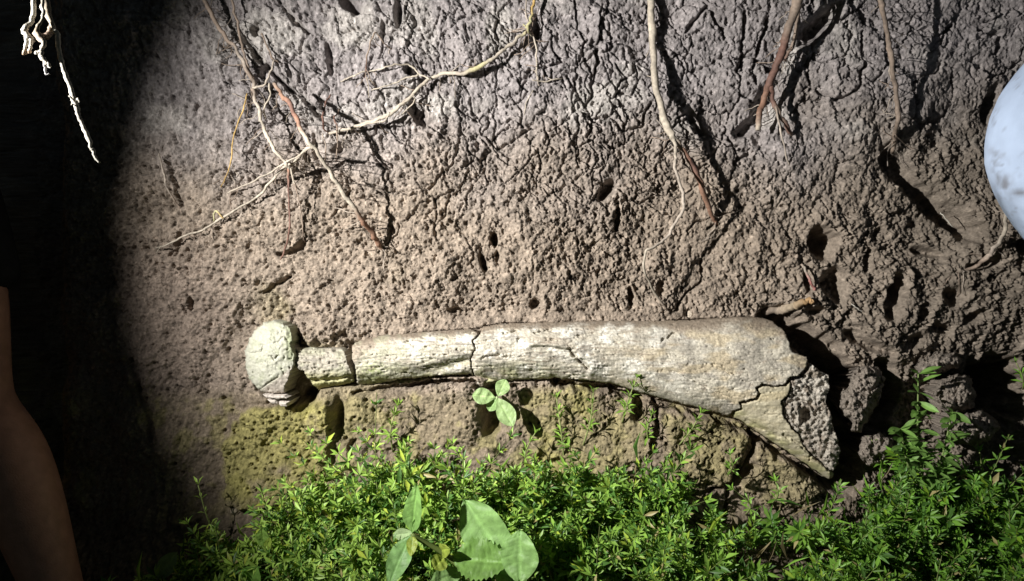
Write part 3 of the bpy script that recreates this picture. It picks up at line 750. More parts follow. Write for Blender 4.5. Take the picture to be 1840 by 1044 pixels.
root('grey-brown root from the knot at upper left to the thread junction below',
     [(452, 160, .03, 4, BROWN), (461, 184, .045, 4.5, GREYB), (468, 214, .05, 4.5, PALE), (479, 244, .05, 4.5, PALE), (497, 272, .055, 4, PALE), (512, 294, .055, 4, PALE), (519, 302, .05, 4, PALE)],
     [[(519, 302, .05, 3, ORANGE), (518, 330, .045, 2.5, RED), (519, 370, .04, 2.2, RED), (520, 410, .03, 2.2, RED), (516, 436, .015, 2.2, RED), (504, 468, -.002, 2, RED)],
      [(522, 302, .05, 2, PALE), (527, 326, .045, 1.8, BROWN), (538, 360, .03, 1.8, BROWN), (545, 420, .015, 1.6, BROWN), (548, 436, .004, 1.4, BROWN)],
      [(522, 302, .05, 2, PALE), (528, 328, .045, 1.8, PALE), (540, 342, .03, 1.4, PALE)],
      [(454, 158, .03, 3.4, PALE), (476, 152, .04, 3, GREYB), (484, 132, .045, 2.6, GREYB), (492, 108, .03, 2, GREYB)],
      [(484, 150, .045, 2.6, PALE), (484, 172, .05, 2.2, PALE), (474, 194, .045, 2, PALE), (478, 214, .03, 1.8, PALE)]])
root('brown root running diagonally from the dark top left corner down to the knot',
     [(350, -60, .05, 5, BROWN), (368, 0, .045, 5, BROWN), (388, 40, .04, 5, BROWN), (412, 74, .035, 4.5, BROWN), (434, 104, .035, 4.5, GREYB), (448, 134, .035, 5, BROWN), (458, 158, .03, 5, GREYB)],
     [[(412, -20, .03, 3, BROWN), (424, 34, .03, 3, BROWN), (434, 76, .03, 3, BROWN), (446, 120, .03, 3, BROWN), (456, 152, .02, 3, BROWN)],
      [(470, 60, .02, 2.5, BROWN), (486, 98, .02, 2.5, BROWN), (500, 112, .004, 2, BROWN)]])
root('hair-thin yellow root curling down the shaded left of the bank',
     [(444, 168, .02, 1.6, YEL), (436, 200, .03, 1.5, YEL), (420, 240, .03, 1.6, YEL), (416, 284, .03, 1.6, YEL), (408, 312, .02, 1.6, YEL), (397, 336, .0, 1.4, YEL)])
root('little red bow-shaped rootlet above the tip of the long diagonal root',
     [(594, 170, .01, 2, RED), (584, 186, .025, 2.4, RED), (580, 210, .03, 2.4, RED), (584, 232, .01, 2.2, RED), (590, 240, -.002, 2, BROWN)],
     [[(610, 196, .01, 2, BROWN), (602, 215, .025, 2, RED), (606, 240, .02, 1.8, BROWN), (604, 290, .0, 1.4, BROWN)], [(580, 240, .02, 1.6, GREYB), (586, 270, .03, 1.6, BROWN), (582, 290, .004, 1.4, BROWN)]])
root('thin dark red rootlet in a peaked loop near the top, left of centre',
     [(655, 140, .0, 1.8, RED), (657, 122, .02, 2.2, RED), (661, 96, .04, 2, BROWN), (666, 74, .05, 2, BROWN), (675, 58, .05, 2, BROWN), (690, 78, .03, 1.8, BROWN), (704, 88, .0, 1.6, BROWN)],
     [[(657, 128, .02, 1.6, PALE), (640, 134, .02, 1.8, PALE), (626, 140, .01, 1.8, PALE), (612, 146, .004, 1.6, PALE)], [(657, 130, .02, 1.2, BROWN), (662, 160, .01, 1.2, PALE), (664, 176, .0, 1, PALE)]])
root('bent pale root low at the right edge under the blue cloth',
     [(1812, 360, .06, 5, PALE), (1806, 392, .055, 5, PALE), (1802, 424, .04, 5, PALE), (1786, 446, .035, 5, GREYB), (1768, 470, .03, 5, BROWN), (1744, 484, .02, 4.5, BROWN), (1712, 494, .0, 4, BROWN)])
root('muddy root stub with an orange tip lying above the right end of the bone',
     [(1370, 562, -.01, 10, BROWN), (1400, 556, .004, 11, (.25, .2, .15)), (1430, 548, .012, 10, (.27, .21, .14)), (1448, 542, .016, 8, (.40, .25, .12)), (1462, 540, .014, 5, (.42, .27, .14))], name='root_stub')
root('small pinkish rootlet crossing the large round hole at right',
     [(1440, 474, .0, 3, BROWN), (1448, 486, .02, 3.5, GREYB), (1456, 504, .02, 4, (.30, .14, .12)), (1463, 522, .0, 4, (.30, .14, .12))])
root('faint thin rootlet down the shaded bank, far left',
     [(286, 276, .01, 2.4, GREYB), (294, 310, .02, 2.2, GREYB), (302, 340, .02, 2.2, GREYB), (318, 366, .01, 2, BROWN), (328, 384, .0, 1.6, BROWN)])
for lab, a, b in (('pale straw stuck upright on the dark ledge right of the brown root', (1690, 382), (1712, 408)), ('fine pale straw beside the tall slot above the clods', (1530, 546), (1548, 560)), ('pale straw lying on the small knobbly clod', (1600, 832), (1634, 850))):
    root(lab, [(a[0], a[1], .008, 1.6, BONEW), ((a[0] + b[0]) / 2, (a[1] + b[1]) / 2 - 1, .014, 1.7, BONEW), (b[0], b[1], .01, 1.4, BONEW)], name='straw', cat='straw', group='straws on the bank')

# the bleached root cluster hanging free at top left, well in front of the bank
HD = .80
dang = thing('hanging_root', 'bleached white root with a knotty cluster and one long straight tail, hanging at top left', 'root', W(P(70, -60, HD)), 'exposed roots on the mud bank')
for nm, pts in (('tail', [(74, -80, 0, 10, (.20, .17, .13)), (82, 0, 0, 9, (.18, .15, .11)), (92, 44, .005, 6, (.3, .26, .2)), (101, 62, .01, 6.5, BONEW), (108, 100, .01, 5.5, BONEW), (119, 138, .01, 5.5, BONEW), (131, 172, .012, 5.5, BONEW), (136, 184, .012, 6.5, BONEW), (146, 218, .012, 5, BONEW), (160, 254, .014, 4.6, BONEW), (168, 274, .014, 4.2, BONEW), (179, 292, .014, 3, BONEW)]),
                ('strand', [(62, -80, .01, 6, BONEW), (60, 0, .012, 6, BONEW), (57, 38, .014, 5.5, BONEW), (46, 50, .02, 7, BONEW), (44, 58, .02, 7, BONEW), (54, 68, .02, 6.5, BONEW), (62, 76, .015, 5, BONEW)]),
                ('strand', [(48, 62, .02, 5, BONEW), (47, 80, .02, 5, BONEW), (44, 98, .02, 5, (.45, .33, .22))]),
                ('strand', [(56, 70, .02, 5, BONEW), (55, 84, .02, 4.5, BONEW), (53, 96, .02, 4, (.45, .33, .22))]),
                ('strand', [(64, 94, .02, 5, BONEW), (74, 96, .02, 6, BONEW), (80, 108, .02, 5, BONEW), (85, 116, .02, 4.5, BONEW), (91, 120, .02, 3, BONEW)]),
                ('strand', [(80, 112, .02, 3, (.4, .38, .36)), (81, 124, .02, 3, (.35, .34, .34)), (83, 132, .02, 2.5, (.35, .34, .34)), (88, 133, .02, 2, (.35, .34, .34))]),
                ('strand', [(76, 0, .01, 5, (.3, .26, .2)), (77, 24, .015, 5, BONEW), (76, 36, .015, 4, (.4, .36, .28)), (66, 60, .02, 7, (.28, .22, .16)), (78, 74, .022, 6.5, (.5, .42, .34)), (74, 92, .02, 4, BONEW)]),
                ('strand', [(96, 40, 0, 5, (.2, .16, .12)), (88, 60, .0, 8, (.16, .12, .09)), (76, 66, .005, 8, (.18, .13, .1)), (64, 56, .01, 6, (.2, .15, .11))]),
                ('spur', [(136, 182, .012, 2.4, BONEW), (128, 176, .016, 2.2, BONEW), (124, 172, .016, 1.6, BONEW)]),
                ('spur', [(134, 182, .012, 2.6, BONEW), (141, 179, .016, 2.4, BONEW), (142, 184, .016, 1.6, BONEW)]),
                ('spur', [(132, 186, .012, 2.4, BONEW), (128, 188, .016, 1.6, BONEW)])):
    _s[0] += 1
    V, Fs, c = root_mesh([(p[0], p[1], p[2] + HD, p[3], p[4]) for p in pts], _s[0], rel=False)
    part(nm, V, Fs, M_ROOT, dang, c)

# ------------------------------------------------------------------ plants
G1 = np.array([.165, .350, .040]); G2 = np.array([.380, .560, .110]); G3 = np.array([.085, .190, .035])


def leaf_template():
    # base, left, mid, right, tip ; x across, y along, z normal
    v = np.array([[0, 0, 0], [-.5, .55, .10], [0, .58, -.03], [.5, .55, .10], [0, 1, -.16]], float)
    f = np.array([[0, 2, 1], [0, 3, 2], [1, 2, 4], [2, 3, 4]])
    return v, f


LV, LF = leaf_template()


def leaves_at(pos, dirv, nrm, length, width):
    """all bank-unit arrays (n,3),(n,3),(n,3),(n),(n) -> (n*8,3) and faces"""
    y = dirv / (np.linalg.norm(dirv, axis=1)[:, None] + 1e-12)
    x = np.cross(y, nrm); x /= np.linalg.norm(x, axis=1)[:, None] + 1e-12
    z = np.cross(x, y)
    V = pos[:, None, :] + LV[None, :, 0:1] * width[:, None, None] * x[:, None, :] + LV[None, :, 1:2] * length[:, None, None] * y[:, None, :] + LV[None, :, 2:3] * length[:, None, None] * z[:, None, :] * .8
    Fs = LF[None] + (np.arange(len(pos)) * len(LV))[:, None, None]
    return V.reshape(-1, 3), Fs.reshape(-1, 3)


MAT_TOP = [(230, 1050), (300, 1010), (380, 985), (470, 950), (540, 915), (600, 875), (650, 845), (700, 820), (760, 850), (850, 862), (930, 872), (1000, 850), (1080, 835), (1150, 840), (1190, 865), (1215, 880), (1240, 915), (1300, 925), (1420, 925), (1500, 905), (1560, 880), (1620, 850), (1680, 830), (1740, 865), (1840, 860), (1950, 860)]


def grow(px, py, length, lean, nw, per, ll, seed, spread=1.0):
    """many sprigs at once: returns leaf arrays and stem paths"""
    r = np.random.default_rng(seed); n = len(px)
    h = surf(px, py); base = P(px, py, h)
    d = UP[None] + lean; d /= np.linalg.norm(d, axis=1)[:, None]
    bend = r.normal(0, .35, (n, 3)); bend[:, 2] = np.abs(bend[:, 2]) * .8
    pos = []; dr = []; nr = []; le = []; wi = []; who = []; paths = []
    for k in range(nw):
        t = .25 + .75 * (k + r.random(n) * .5) / nw if nw > 1 else np.ones(n)
        t = np.minimum(t, 1.0)
        c = base + d * (length * t)[:, None] + bend * (length * t * t * .5)[:, None]
        ax = d + bend * t[:, None]; ax /= np.linalg.norm(ax, axis=1)[:, None]
        ref = r.normal(0, 1, (n, 3)); s1 = np.cross(ax, ref); s1 /= np.linalg.norm(s1, axis=1)[:, None]; s2 = np.cross(ax, s1)
        for j in range(per):
            a = 2 * math.pi * j / per + r.random(n) * .7
            out = np.cos(a)[:, None] * s1 + np.sin(a)[:, None] * s2
            up = (.35 + .9 * t ** 2)[:, None] * ax
            pos.append(c); dr.append(out * spread + up + r.normal(0, .18, (n, 3))); nr.append(.5 * ax + .7 * np.array([-.45, .35, .8]) + r.normal(0, .38, (n, 3)))
            s = ll * (.55 + .6 * r.random(n) + .5 * (np.arange(n) % 9 == 0)) * (1.1 - .35 * t)
            le.append(s); wi.append(s * (.20 + .12 * r.random(n))); who.append(np.arange(n))
    stems = []
    for q in np.linspace(0, 1, 5):
        stems.append(base + d * (length * q)[:, None] + bend * (length * q * q * .5)[:, None])
    return np.concatenate(pos), np.concatenate(dr), np.concatenate(nr), np.concatenate(le), np.concatenate(wi), np.concatenate(who), np.stack(stems, 1)


def stems_mesh(st, rad):
    """st (n,5,3) -> three-sided tubes"""
    n, k, _ = st.shape
    offs = np.array([[1, 0, 0], [-.5, 0, .87], [-.5, 0, -.87]])
    V = st[:, :, None, :] + rad * np.linspace(1, .6, k)[None, :, None, None] * offs[None, None]
    V = V.reshape(-1, 3); f = []
    b = np.arange(n) * k * 3
    for i in range(k - 1):
        for j in range(3):
            f.append(np.stack([b + i * 3 + j, b + i * 3 + (j + 1) % 3, b + (i + 1) * 3 + (j + 1) % 3, b + (i + 1) * 3 + j], -1))
    return V, np.concatenate(f)


def dens(x, y):
    d = np.interp(x, [200, 270, 400, 470, 1180, 1260, 1300, 1430, 1500, 1620, 1850, 2000], [.03, .18, .6, 1, .95, .30, .03, .03, .30, .60, .55, .45])
    n = fbm(x / 90, y / 90, 3, 801)
    return d * np.clip(.72 + 1.9 * n, .04, 1.15)


def herb_colour(x, n, r):
    w = np.clip((x - 350) / 1300, 0, 1)[:, None]
    base = G2 * (1 - w) + (G1 * .85) * w
    k = r.random((n, 1))
    c = base * (.65 + .7 * k); c = np.where(r.random((n, 1)) < .10, c * np.array([1.35, 1.05, .8]), c)
    c = np.where(r.random((n, 1)) < .04, np.array([.40, .34, .15]), c)
    return np.where(r.random((n, 1)) < .30, G3 * (.7 + .6 * k), c)


N = 6200
cx = rng.uniform(215, 1960, N); cy = rng.uniform(0, 1, N)
tp = pl(cx, MAT_TOP) + 50; cy = tp + (1175 - tp) * cy ** .9
keep = rng.random(N) < dens(cx, cy); cx = cx[keep]; cy = cy[keep]; n = len(cx)
ln = rng.uniform(.05, .105, n) * np.where(rng.random(n) < .09, 1.7, 1.0) * np.clip(1 + 1.1 * fbm(cx / 60, cy / 60, 2, 811), .5, 1.6) * np.interp(cx, [300, 480, 620, 700, 780, 860], [.6, .9, 1.1, 1.35, 1.1, .9]); lean = rng.normal(0, .30, (n, 3)); lean[:, 2] = np.abs(lean[:, 2]) + .10
pos, dr, nr, le, wi, who, st = grow(cx, cy, ln, lean, 7, 6, .0235, 21)
lv, lf = leaves_at(pos, dr, nr, le, wi)
lc = np.repeat(herb_colour(cx[who], len(who), rng), len(LV), 0)
# grassy blades and dead straws mixed into the mat
nb = 900
bx = rng.uniform(250, 1950, nb); by = pl(bx, MAT_TOP) + rng.uniform(25, 260, nb); kb = rng.random(nb) < np.interp(bx, [300, 500, 1200, 1300, 1900], [.3, .6, .5, .75, .8]); bx, by = bx[kb], by[kb]; nb = len(bx)
bd = UP[None] + rng.normal(0, .55, (nb, 3)); bd[:, 2] = np.abs(bd[:, 2]) + .2; hb_ = surf(bx, by)
bl_, bf_ = leaves_at(P(bx, by, hb_) + UP * rng.uniform(.0, .06, nb)[:, None], bd, np.array([-.45, .35, .8]) + rng.normal(0, .4, (nb, 3)), rng.uniform(.035, .075, nb), rng.uniform(.0025, .0055, nb))
bc = herb_colour(bx, nb, rng); bc = np.where(rng.random((nb, 1)) < .16, np.array([.34, .28, .15]) * rng.uniform(.5, 1.1, (nb, 1)), bc)
lv = np.concatenate([lv, bl_]); lf = np.concatenate([lf, bf_ + len(lc)]); lc = np.concatenate([lc, np.repeat(bc, len(LV), 0)])
sv, sf = stems_mesh(st, .0011)
herb = link('herb_mat', new_mesh('herb_mat', W(lv), lf, M_LEAF, lc, smooth=False))
tag(herb, 'dense mat of small narrow-leaved green weeds along the foot of the bank', 'weeds', kind='stuff')
hs = link('herb_stems', new_mesh('herb_stems', W(sv), sf, M_STEM, np.broadcast_to(np.array([.22, .26, .09]), sv.shape)), None)
tag(hs, 'thin stems of the small green weeds along the foot of the bank', 'weeds', kind='stuff')

# sprigs that stand clear of the mat: things of their own
SPR = [
    ('bushy upright sprig reaching up under the middle of the bone, left of the four-leaved seedling', 706, 812, 714, 730, 5, 6, .020),
    ('sprig curling up over the lower edge of the bone, right of the seedling', 1118, 760, 1144, 680, 5, 6, .018),
    ('thin stalk with paired leaves standing before the mossy clay, right of the seedling', 1014, 830, 1000, 716, 6, 4, .018),
    ('faint leggy sprig between the thin stalk and the one over the bone edge', 1048, 800, 1066, 706, 5, 4, .018),
    ('sprig leaning right beneath the widening part of the bone', 1220, 800, 1262, 736, 4, 5, .019),
    ('small sprig alone on bare clay below the long broken edge of the bone', 1306, 852, 1312, 818, 3, 5, .017),
    ('sprig with a leaf-shaped shadow at the very foot of the clay, below the bone tip', 1386, 905, 1394, 866, 3, 5, .018),
    ('sprig curling in front of the dark crevice under the mossy clay at left', 600, 895, 588, 846, 4, 5, .022),
    ('dim upright sprig standing alone in the shade at lower left', 400, 985, 356, 872, 5, 3, .018),
    ('little sprig on the lumpy soil between the bone tip and the leafy weed', 1584, 872, 1566, 790, 4, 5, .018),
    ('sprig rising left of the thin stalk, right below the seedling', 945, 840, 965, 772, 4, 5, .018),
    ('short sprig under the widening bone, next to a dark joint in the clay', 1168, 800, 1172, 742, 4, 5, .018),
    ('sprig beside the low clay joint at right, leaves spread flat', 1340, 925, 1318, 880, 3, 6, .019),
    ('twiggy sprig at the right edge beside the dark hollow', 1838, 700, 1826, 652, 3, 4, .017),
    ('yellowish tuft of leaves low at the right, under the dark hollow', 1770, 870, 1760, 812, 3, 6, .018)]
for k, (lab, bx, by, tx, ty, nw, per, ll) in enumerate(SPR):
    r = np.random.default_rng(900 + k)
    hb = float(surf(np.array([bx]), np.array([by]))[0]); b0 = P(bx, by, hb)
    top = P(tx, ty, hb + .035 + .02 * r.random()); mid = (b0 + top) / 2 + np.array([r.normal(0, .006), 0, .012])
    t = thing('weed_sprig', lab, 'weed', W(b0), 'single weed sprigs on the clay')
    path = catmull([b0, mid, top], 5); V, Fs = tube(path, np.linspace(.0016, .0009, len(path)), 5)
    part('stem', W(V), Fs, M_STEM, t, np.broadcast_to(np.array([.22, .26, .09]), V.shape))
    for q in range(nw):
        tt = .3 + .7 * q / max(nw - 1, 1); i = min(int(tt * (len(path) - 1)), len(path) - 1); c = path[i]
        ax = path[min(i + 1, len(path) - 1)] - path[max(i - 1, 0)]; ax /= np.linalg.norm(ax)
        s1 = np.cross(ax, r.normal(0, 1, 3)); s1 /= np.linalg.norm(s1); s2 = np.cross(ax, s1)
        a = 2 * math.pi * np.arange(per) / per + r.random(per) * .8
        out = np.cos(a)[:, None] * s1 + np.sin(a)[:, None] * s2
        dv_ = out + (.35 + 1.0 * tt ** 2) * ax + r.normal(0, .15, (per, 3)); L = ll * (.7 + .6 * r.random(per)) * (1.15 - .3 * tt)
        lv, lf = leaves_at(np.repeat(c[None], per, 0), dv_, np.repeat(ax[None], per, 0), L, L * .24)
        w = min(max((bx - 350) / 1300, 0), 1)
        cc = np.repeat((G2 * (1 - w) + G1 * w) * (.7 + .6 * r.random((per, 1))), len(LV), 0)
        part('leaf_whorl', W(lv), lf, M_LEAF, t, cc, smooth=False)


# broad leaves
def broad_leaf(base, tip, width, sag=.0, fold=.18, nrm=(0, 0.2, 1.0), shape=(.42, 1.0), serr=0.0, curl=0.0, seed=0, nu=15, nv=61, veins=7):
    """leaf surface between two bank points; returns verts, faces, edge parameter"""
    base = np.asarray(base, float); tip = np.asarray(tip, float); L = np.linalg.norm(tip - base); y = (tip - base) / L
    nrm = np.asarray(nrm, float); x = np.cross(y, nrm); x /= np.linalg.norm(x); z = np.cross(x, y)
    s = np.linspace(-1, 1, nu); t = np.linspace(0, 1, nv); s_, t_ = np.meshgrid(s, t)
    peak, pw = shape
    w = np.where(t_ < peak, np.sin(np.clip(t_ / peak, 0, 1) * math.pi / 2) ** .85, np.cos(np.clip((t_ - peak) / (1 - peak), 0, 1) * math.pi / 2) ** .75)
    w = np.maximum(w, .02) * (1 + serr * np.abs(((t_ * 12) % 1) - .5) * 2 - serr * .5)
    r = np.random.default_rng(seed)
    wave = .05 * np.sin(t_ * 9 + r.random() * 6) * np.abs(s_) ** 2 + .04 * np.sin(t_ * 17 + s_ * 3)
    zz = fold * np.abs(s_) * w * width / 2 + sag * L * (-(t_ ** 2)) + curl * width * s_ ** 2 * w + wave * width * .5
    vein = np.abs(((t_ * veins + .9 * np.abs(s_)) % 1) - .5) * 2
    zz = zz - .020 * width * np.clip(1 - vein * 5, 0, 1) * np.minimum(1, np.abs(s_) * 6) + .05 * width * fbm(s_ * 2.2 + seed, t_ * 4, 3, 5) - .035 * width * np.exp(-(s_ / .07) ** 2)
    V = base + (t_ * L)[..., None] * y + (s_ * w * width / 2)[..., None] * x + zz[..., None] * z
    idx = np.arange(nu * nv).reshape(nv, nu)
    Fs = np.stack([idx[:-1, :-1], idx[:-1, 1:], idx[1:, 1:], idx[1:, :-1]], -1).reshape(-1, 4)
    shade = 1 + .25 * fbm(s_ * 3 + seed, t_ * 6, 3, 9)  + .16 * np.clip(1 - vein * 5, 0, 1) * np.minimum(1, np.abs(s_) * 6) + .35 * np.exp(-(s_ / .05) ** 2)
    return V.reshape(-1, 3), Fs, shade.reshape(-1, 1)


def add_leaf(t, base, tip, width, col, **kw):
    V, Fs, sh = broad_leaf(P(*base), P(*tip), width, **kw)
    return part('leaf', W(V), Fs, M_BROAD, t, np.clip(sh * np.asarray(col), 0, .9))


SEED = (.36, .50, .21)
hs_ = float(surf(np.array([893.]), np.array([735.]))[0])
hsd = .035
sd = thing('seedling', 'four-leaved pale green seedling sprouting below the middle of the bone', 'seedling', W(P(893, 735, hs_)))
add_leaf(sd, (890, 714, hsd), (848, 710, hsd + .006), .029, SEED, shape=(.6, 1), seed=1, fold=.12, veins=5)
add_leaf(sd, (895, 712, hsd), (909, 682, hsd + .006), .026, SEED, shape=(.62, 1), seed=2, fold=.12, veins=5)
add_leaf(sd, (894, 715, hsd), (922, 766, hsd + .010), .033, SEED, shape=(.58, 1), seed=3, fold=.12, veins=5)
add_leaf(sd, (891, 716, hsd), (878, 738, hsd - .008), .020, (.28, .42, .16), shape=(.6, 1), seed=4, fold=.12, veins=5)
pth = catmull([P(893, 738, hs_ - .004), P(892, 726, hsd * .6), P(893, 713, hsd)], 5); V, Fs = tube(pth, np.full(len(pth), .0022), 6)
part('stem', W(V), Fs, M_STEM, sd, np.broadcast_to(np.array([.34, .42, .20]), V.shape))

HF = .26
bl = thing('broadleaf_plant', 'broad-leaved plant with two large smooth oval leaves in the weeds at bottom centre', 'plant', W(P(930, 1110, .16)))
BG = (.24, .41, .13)
add_leaf(bl, (936, 1052, HF + .02), (834, 898, HF - .01), .066, BG, shape=(.66, 1), seed=11, nrm=(-.35, .3, 1), fold=.10, curl=.05, veins=8)
add_leaf(bl, (934, 1050, HF + .05), (934, 952, HF + .045), .056, BG, shape=(.50, 1), seed=12, nrm=(-.3, .3, 1), fold=.12, veins=6)
add_leaf(bl, (928, 1056, HF), (898, 1012, HF + .02), .040, (.18, .33, .08), shape=(.5, 1), seed=13, veins=5)
pth = catmull([P(932, 1120, .17), P(936, 1080, HF - .03), P(935, 1046, HF)], 5); V, Fs = tube(pth, np.full(len(pth), .0035), 8)
part('stem', W(V), Fs, M_STEM, bl, np.broadcast_to(np.array([.24, .30, .10]), V.shape))
tw = thing('toothed_weed', 'leaning weed with a dark slanting stem, pointed leaves and a toothed leaf at bottom centre', 'weed', W(P(880, 1090, .17)))
pth = catmull([P(885, 1095, .18), P(842, 1034, HF), P(800, 996, HF + .01), P(766, 976, HF + .02), P(740, 960, HF + .03)], 6); V, Fs = tube(pth, np.linspace(.0052, .0030, len(pth)), 8)
part('stem', W(V), Fs, M_STEM, tw, np.broadcast_to(np.array([.12, .16, .04]), V.shape))
TG = (.19, .34, .09); YG = (.30, .37, .06)
add_leaf(tw, (740, 958, HF + .03), (750, 868, HF + .05), .030, (.21, .38, .10), shape=(.35, 1), seed=21, nrm=(-.4, .1, 1), fold=.35)
add_leaf(tw, (738, 962, HF + .03), (698, 1052, HF + .04), .034, (.20, .36, .12), shape=(.42, 1), seed=22, fold=.3, nrm=(-.3, .2, 1))
add_leaf(tw, (742, 958, HF + .03), (706, 962, HF + .0), .018, (.30, .40, .20), shape=(.5, 1), seed=23)
add_leaf(tw, (742, 962, HF + .03), (738, 1000, HF + .045), .016, YG, shape=(.4, 1), seed=24)
add_leaf(tw, (745, 955, HF + .03), (754, 928, HF + .04), .014, (.10, .20, .04), shape=(.5, 1), seed=25)
add_leaf(tw, (790, 990, HF + .01), (808, 986, HF + .04), .022, YG, shape=(.4, 1), seed=26)
add_leaf(tw, (800, 1000, HF + .01), (778, 1022, HF + .03), .026, YG, shape=(.5, 1), seed=27)
add_leaf(tw, (812, 1002, HF + .01), (916, 1012, HF + .03), .060, (.17, .31, .07), shape=(.45, 1), seed=28, serr=.20, fold=.35, veins=9, nrm=(0, .55, 1))
add_leaf(tw, (830, 1025, HF), (770, 1052, HF + .02), .034, (.22, .36, .12), shape=(.5, 1), seed=29, serr=.12)

# leafy weed in front of the clods at right
lw = thing('leafy_weed', 'tall leafy weed with long drooping leaves in front of the clods at right', 'weed', W(P(1660, 880, .05)))
r = np.random.default_rng(77)
for (b, m, tpp) in (((1664, 890), (1650, 800), (1650, 672)), ((1668, 890), (1690, 830), (1712, 740)), ((1650, 890), (1630, 830), (1618, 770))):
    path = catmull([P(b[0], b[1], .03), P(m[0], m[1], .07), P(tpp[0], tpp[1], .085)], 8); V, Fs = tube(path, np.linspace(.0022, .0012, len(path)), 6)
    part('stem', W(V), Fs, M_STEM, lw, np.broadcast_to(np.array([.18, .24, .08]), V.shape))
    for i in range(3, len(path)):
        for j in range(3):
            a = r.random() * 6.28; d = np.array([math.cos(a), .3 + .5 * math.sin(a), .5 + .4 * r.random()]); d /= np.linalg.norm(d)
            L = .022 + .018 * r.random()
            V, Fs, sh = broad_leaf(path[i], path[i] + d * L, L * .30, nrm=UP + r.normal(0, .3, 3), shape=(.55, 1), sag=.15, seed=i, nu=5, nv=7, veins=3)
            part('leaf', W(V), Fs, M_BROAD, lw, np.clip(sh * np.array([.15, .27, .06]) * (.7 + .6 * r.random()), 0, .9))
# a dim broad leaf at the lower left and pebbles
dl = thing('broadleaf_seedling', 'dim single broad leaf lying in the shade at the lower left corner of the weeds', 'seedling', W(P(290, 1035, .12)))
add_leaf(dl, (282, 1040, .14), (318, 992, .16), .030, (.16, .25, .10), shape=(.5, 1), seed=31)
pth = catmull([P(288, 1062, .11), P(284, 1050, .13), P(282, 1040, .14)], 4); V, Fs = tube(pth, np.full(len(pth), .002), 6)
part('stem', W(V), Fs, M_STEM, dl, np.broadcast_to(np.array([.2, .25, .1]), V.shape))
y1 = thing('young_plant', 'small yellow-green plant with two upright leaves at the lower left of the weed mat', 'plant', W(P(478, 1000, .1)))
add_leaf(y1, (476, 985, .15), (470, 948, .17), .022, (.28, .46, .10), shape=(.5, 1), seed=32)
add_leaf(y1, (478, 988, .15), (486, 966, .17), .014, (.34, .46, .08), shape=(.4, 1), seed=33)
add_leaf(y1, (440, 1062, .16), (462, 1016, .19), .040, (.22, .42, .08), shape=(.5, 1), seed=34)
pth = catmull([P(478, 1020, .10), P(478, 1000, .13), P(477, 986, .15)], 4); V, Fs = tube(pth, np.full(len(pth), .002), 6)
part('stem', W(V), Fs, M_STEM, y1, np.broadcast_to(np.array([.25, .3, .1]), V.shape))


def pebble(label, x, y, rx, ry, col):
    n, m = 10, 14
    th = np.linspace(0, math.pi, n)[:, None]; ph = np.linspace(0, 2 * math.pi, m, endpoint=False)[None]
    X_ = np.sin(th) * np.cos(ph); Y_ = np.sin(th) * np.sin(ph); Z_ = np.cos(th) + 0 * ph
    k = 1 + .15 * fbm(X_ * 2 + x, Y_ * 2 + Z_, 2, 5)
    h = float(surf(np.array([x]), np.array([y]))[0])
    c = P(x, y, h + .4 * ry / 1000)
    V = c + np.stack([X_ * rx * k, Y_ * ry * k, Z_ * min(rx, ry) * k], -1).reshape(-1, 3) / 1000
    Fs = [(i * m + j, (i + 1) * m + j, (i + 1) * m + (j + 1) % m, i * m + (j + 1) % m) for i in range(n - 1) for j in range(m)]
    o = part('pebble', W(V), Fs, M_CLOD, thing('tmp', '', '', (0, 0, 0)), np.broadcast_to(np.array(col), V.shape))
    p = o.parent; o.parent = None; bpy.data.objects.remove(p)
    cw = W(c); o.data.transform(Matrix.Translation(-Vector(cw))); o.location = Vector(cw)
    tag(o, label, 'pebble')


pebble('pale round pebble at the foot of the mossy clay, lower left', 421, 918, 7, 6, (.42, .36, .26))
pebble('greenish pebble on the slope left of the leafy weed stem', 1622, 846, 10, 9, (.32, .31, .18))
pebble('yellowish crumb of stone below the long broken edge of the bone', 1240, 566, 7, 9, (.45, .38, .30))


# ------------------------------------------------------------------ people at the two edges
def skin_obj(name, verts, edges, radii, mat, parent, root_i=0, sub=2):
    """verts in bank coordinates, radii in bank units"""
    base = np.zeros(3); q = parent
    while q is not None:
        base = base + np.array(q.location); q = q.parent
    me = bpy.data.meshes.new(name); me.from_pydata([tuple(v) for v in (W(np.array(verts)) - base)], edges, []); me.update()
    me.materials.append(mat)
    o = link(name, me, parent)
    me.skin_vertices.new() if hasattr(me.skin_vertices, 'new') and len(me.skin_vertices) == 0 else None
    o.modifiers.new('Skin', 'SKIN')
    lay = me.skin_vertices[0].data
    for i, rr in enumerate(radii):
        rr = (rr, rr) if not isinstance(rr, tuple) else rr
        lay[i].radius = (rr[0] * S, rr[1] * S); lay[i].use_root = (i == root_i)
    m = o.modifiers[0]; m.use_smooth_shade = True
    s = o.modifiers.new('Sub', 'SUBSURF'); s.levels = sub; s.render_levels = sub
    return o


M_SKIN = material('skin', .5, .35, base=(.45, .24, .17), vary=(60, .16), bump=[((420,) * 3, 4, .0010, .45)])
M_SHIRT = material('black_cotton', .9, .15, base=(.018, .018, .02), vary=(60, .2), bump=[((900,) * 3, 2, .0006, .3)])
M_TROUSER = material('dark_cloth', .9, .15, base=(.03, .03, .035), vary=(60, .2))
M_HAIR = material('dark_hair', .7, .3, base=(.02, .014, .01))
M_DENIM = material('pale_blue_cloth', .85, .2, attr=True, vary=(30, .06), bump=[((700,) * 3, 3, .0006, .3), ((14,) * 3, 3, .01, .25)])

pl_ = thing('person', 'person in black short sleeves standing in shade at left, bent bare arm showing', 'person', W(np.array([-1.22, -1.5, -.05])), 'people at the bank')
HB = .06


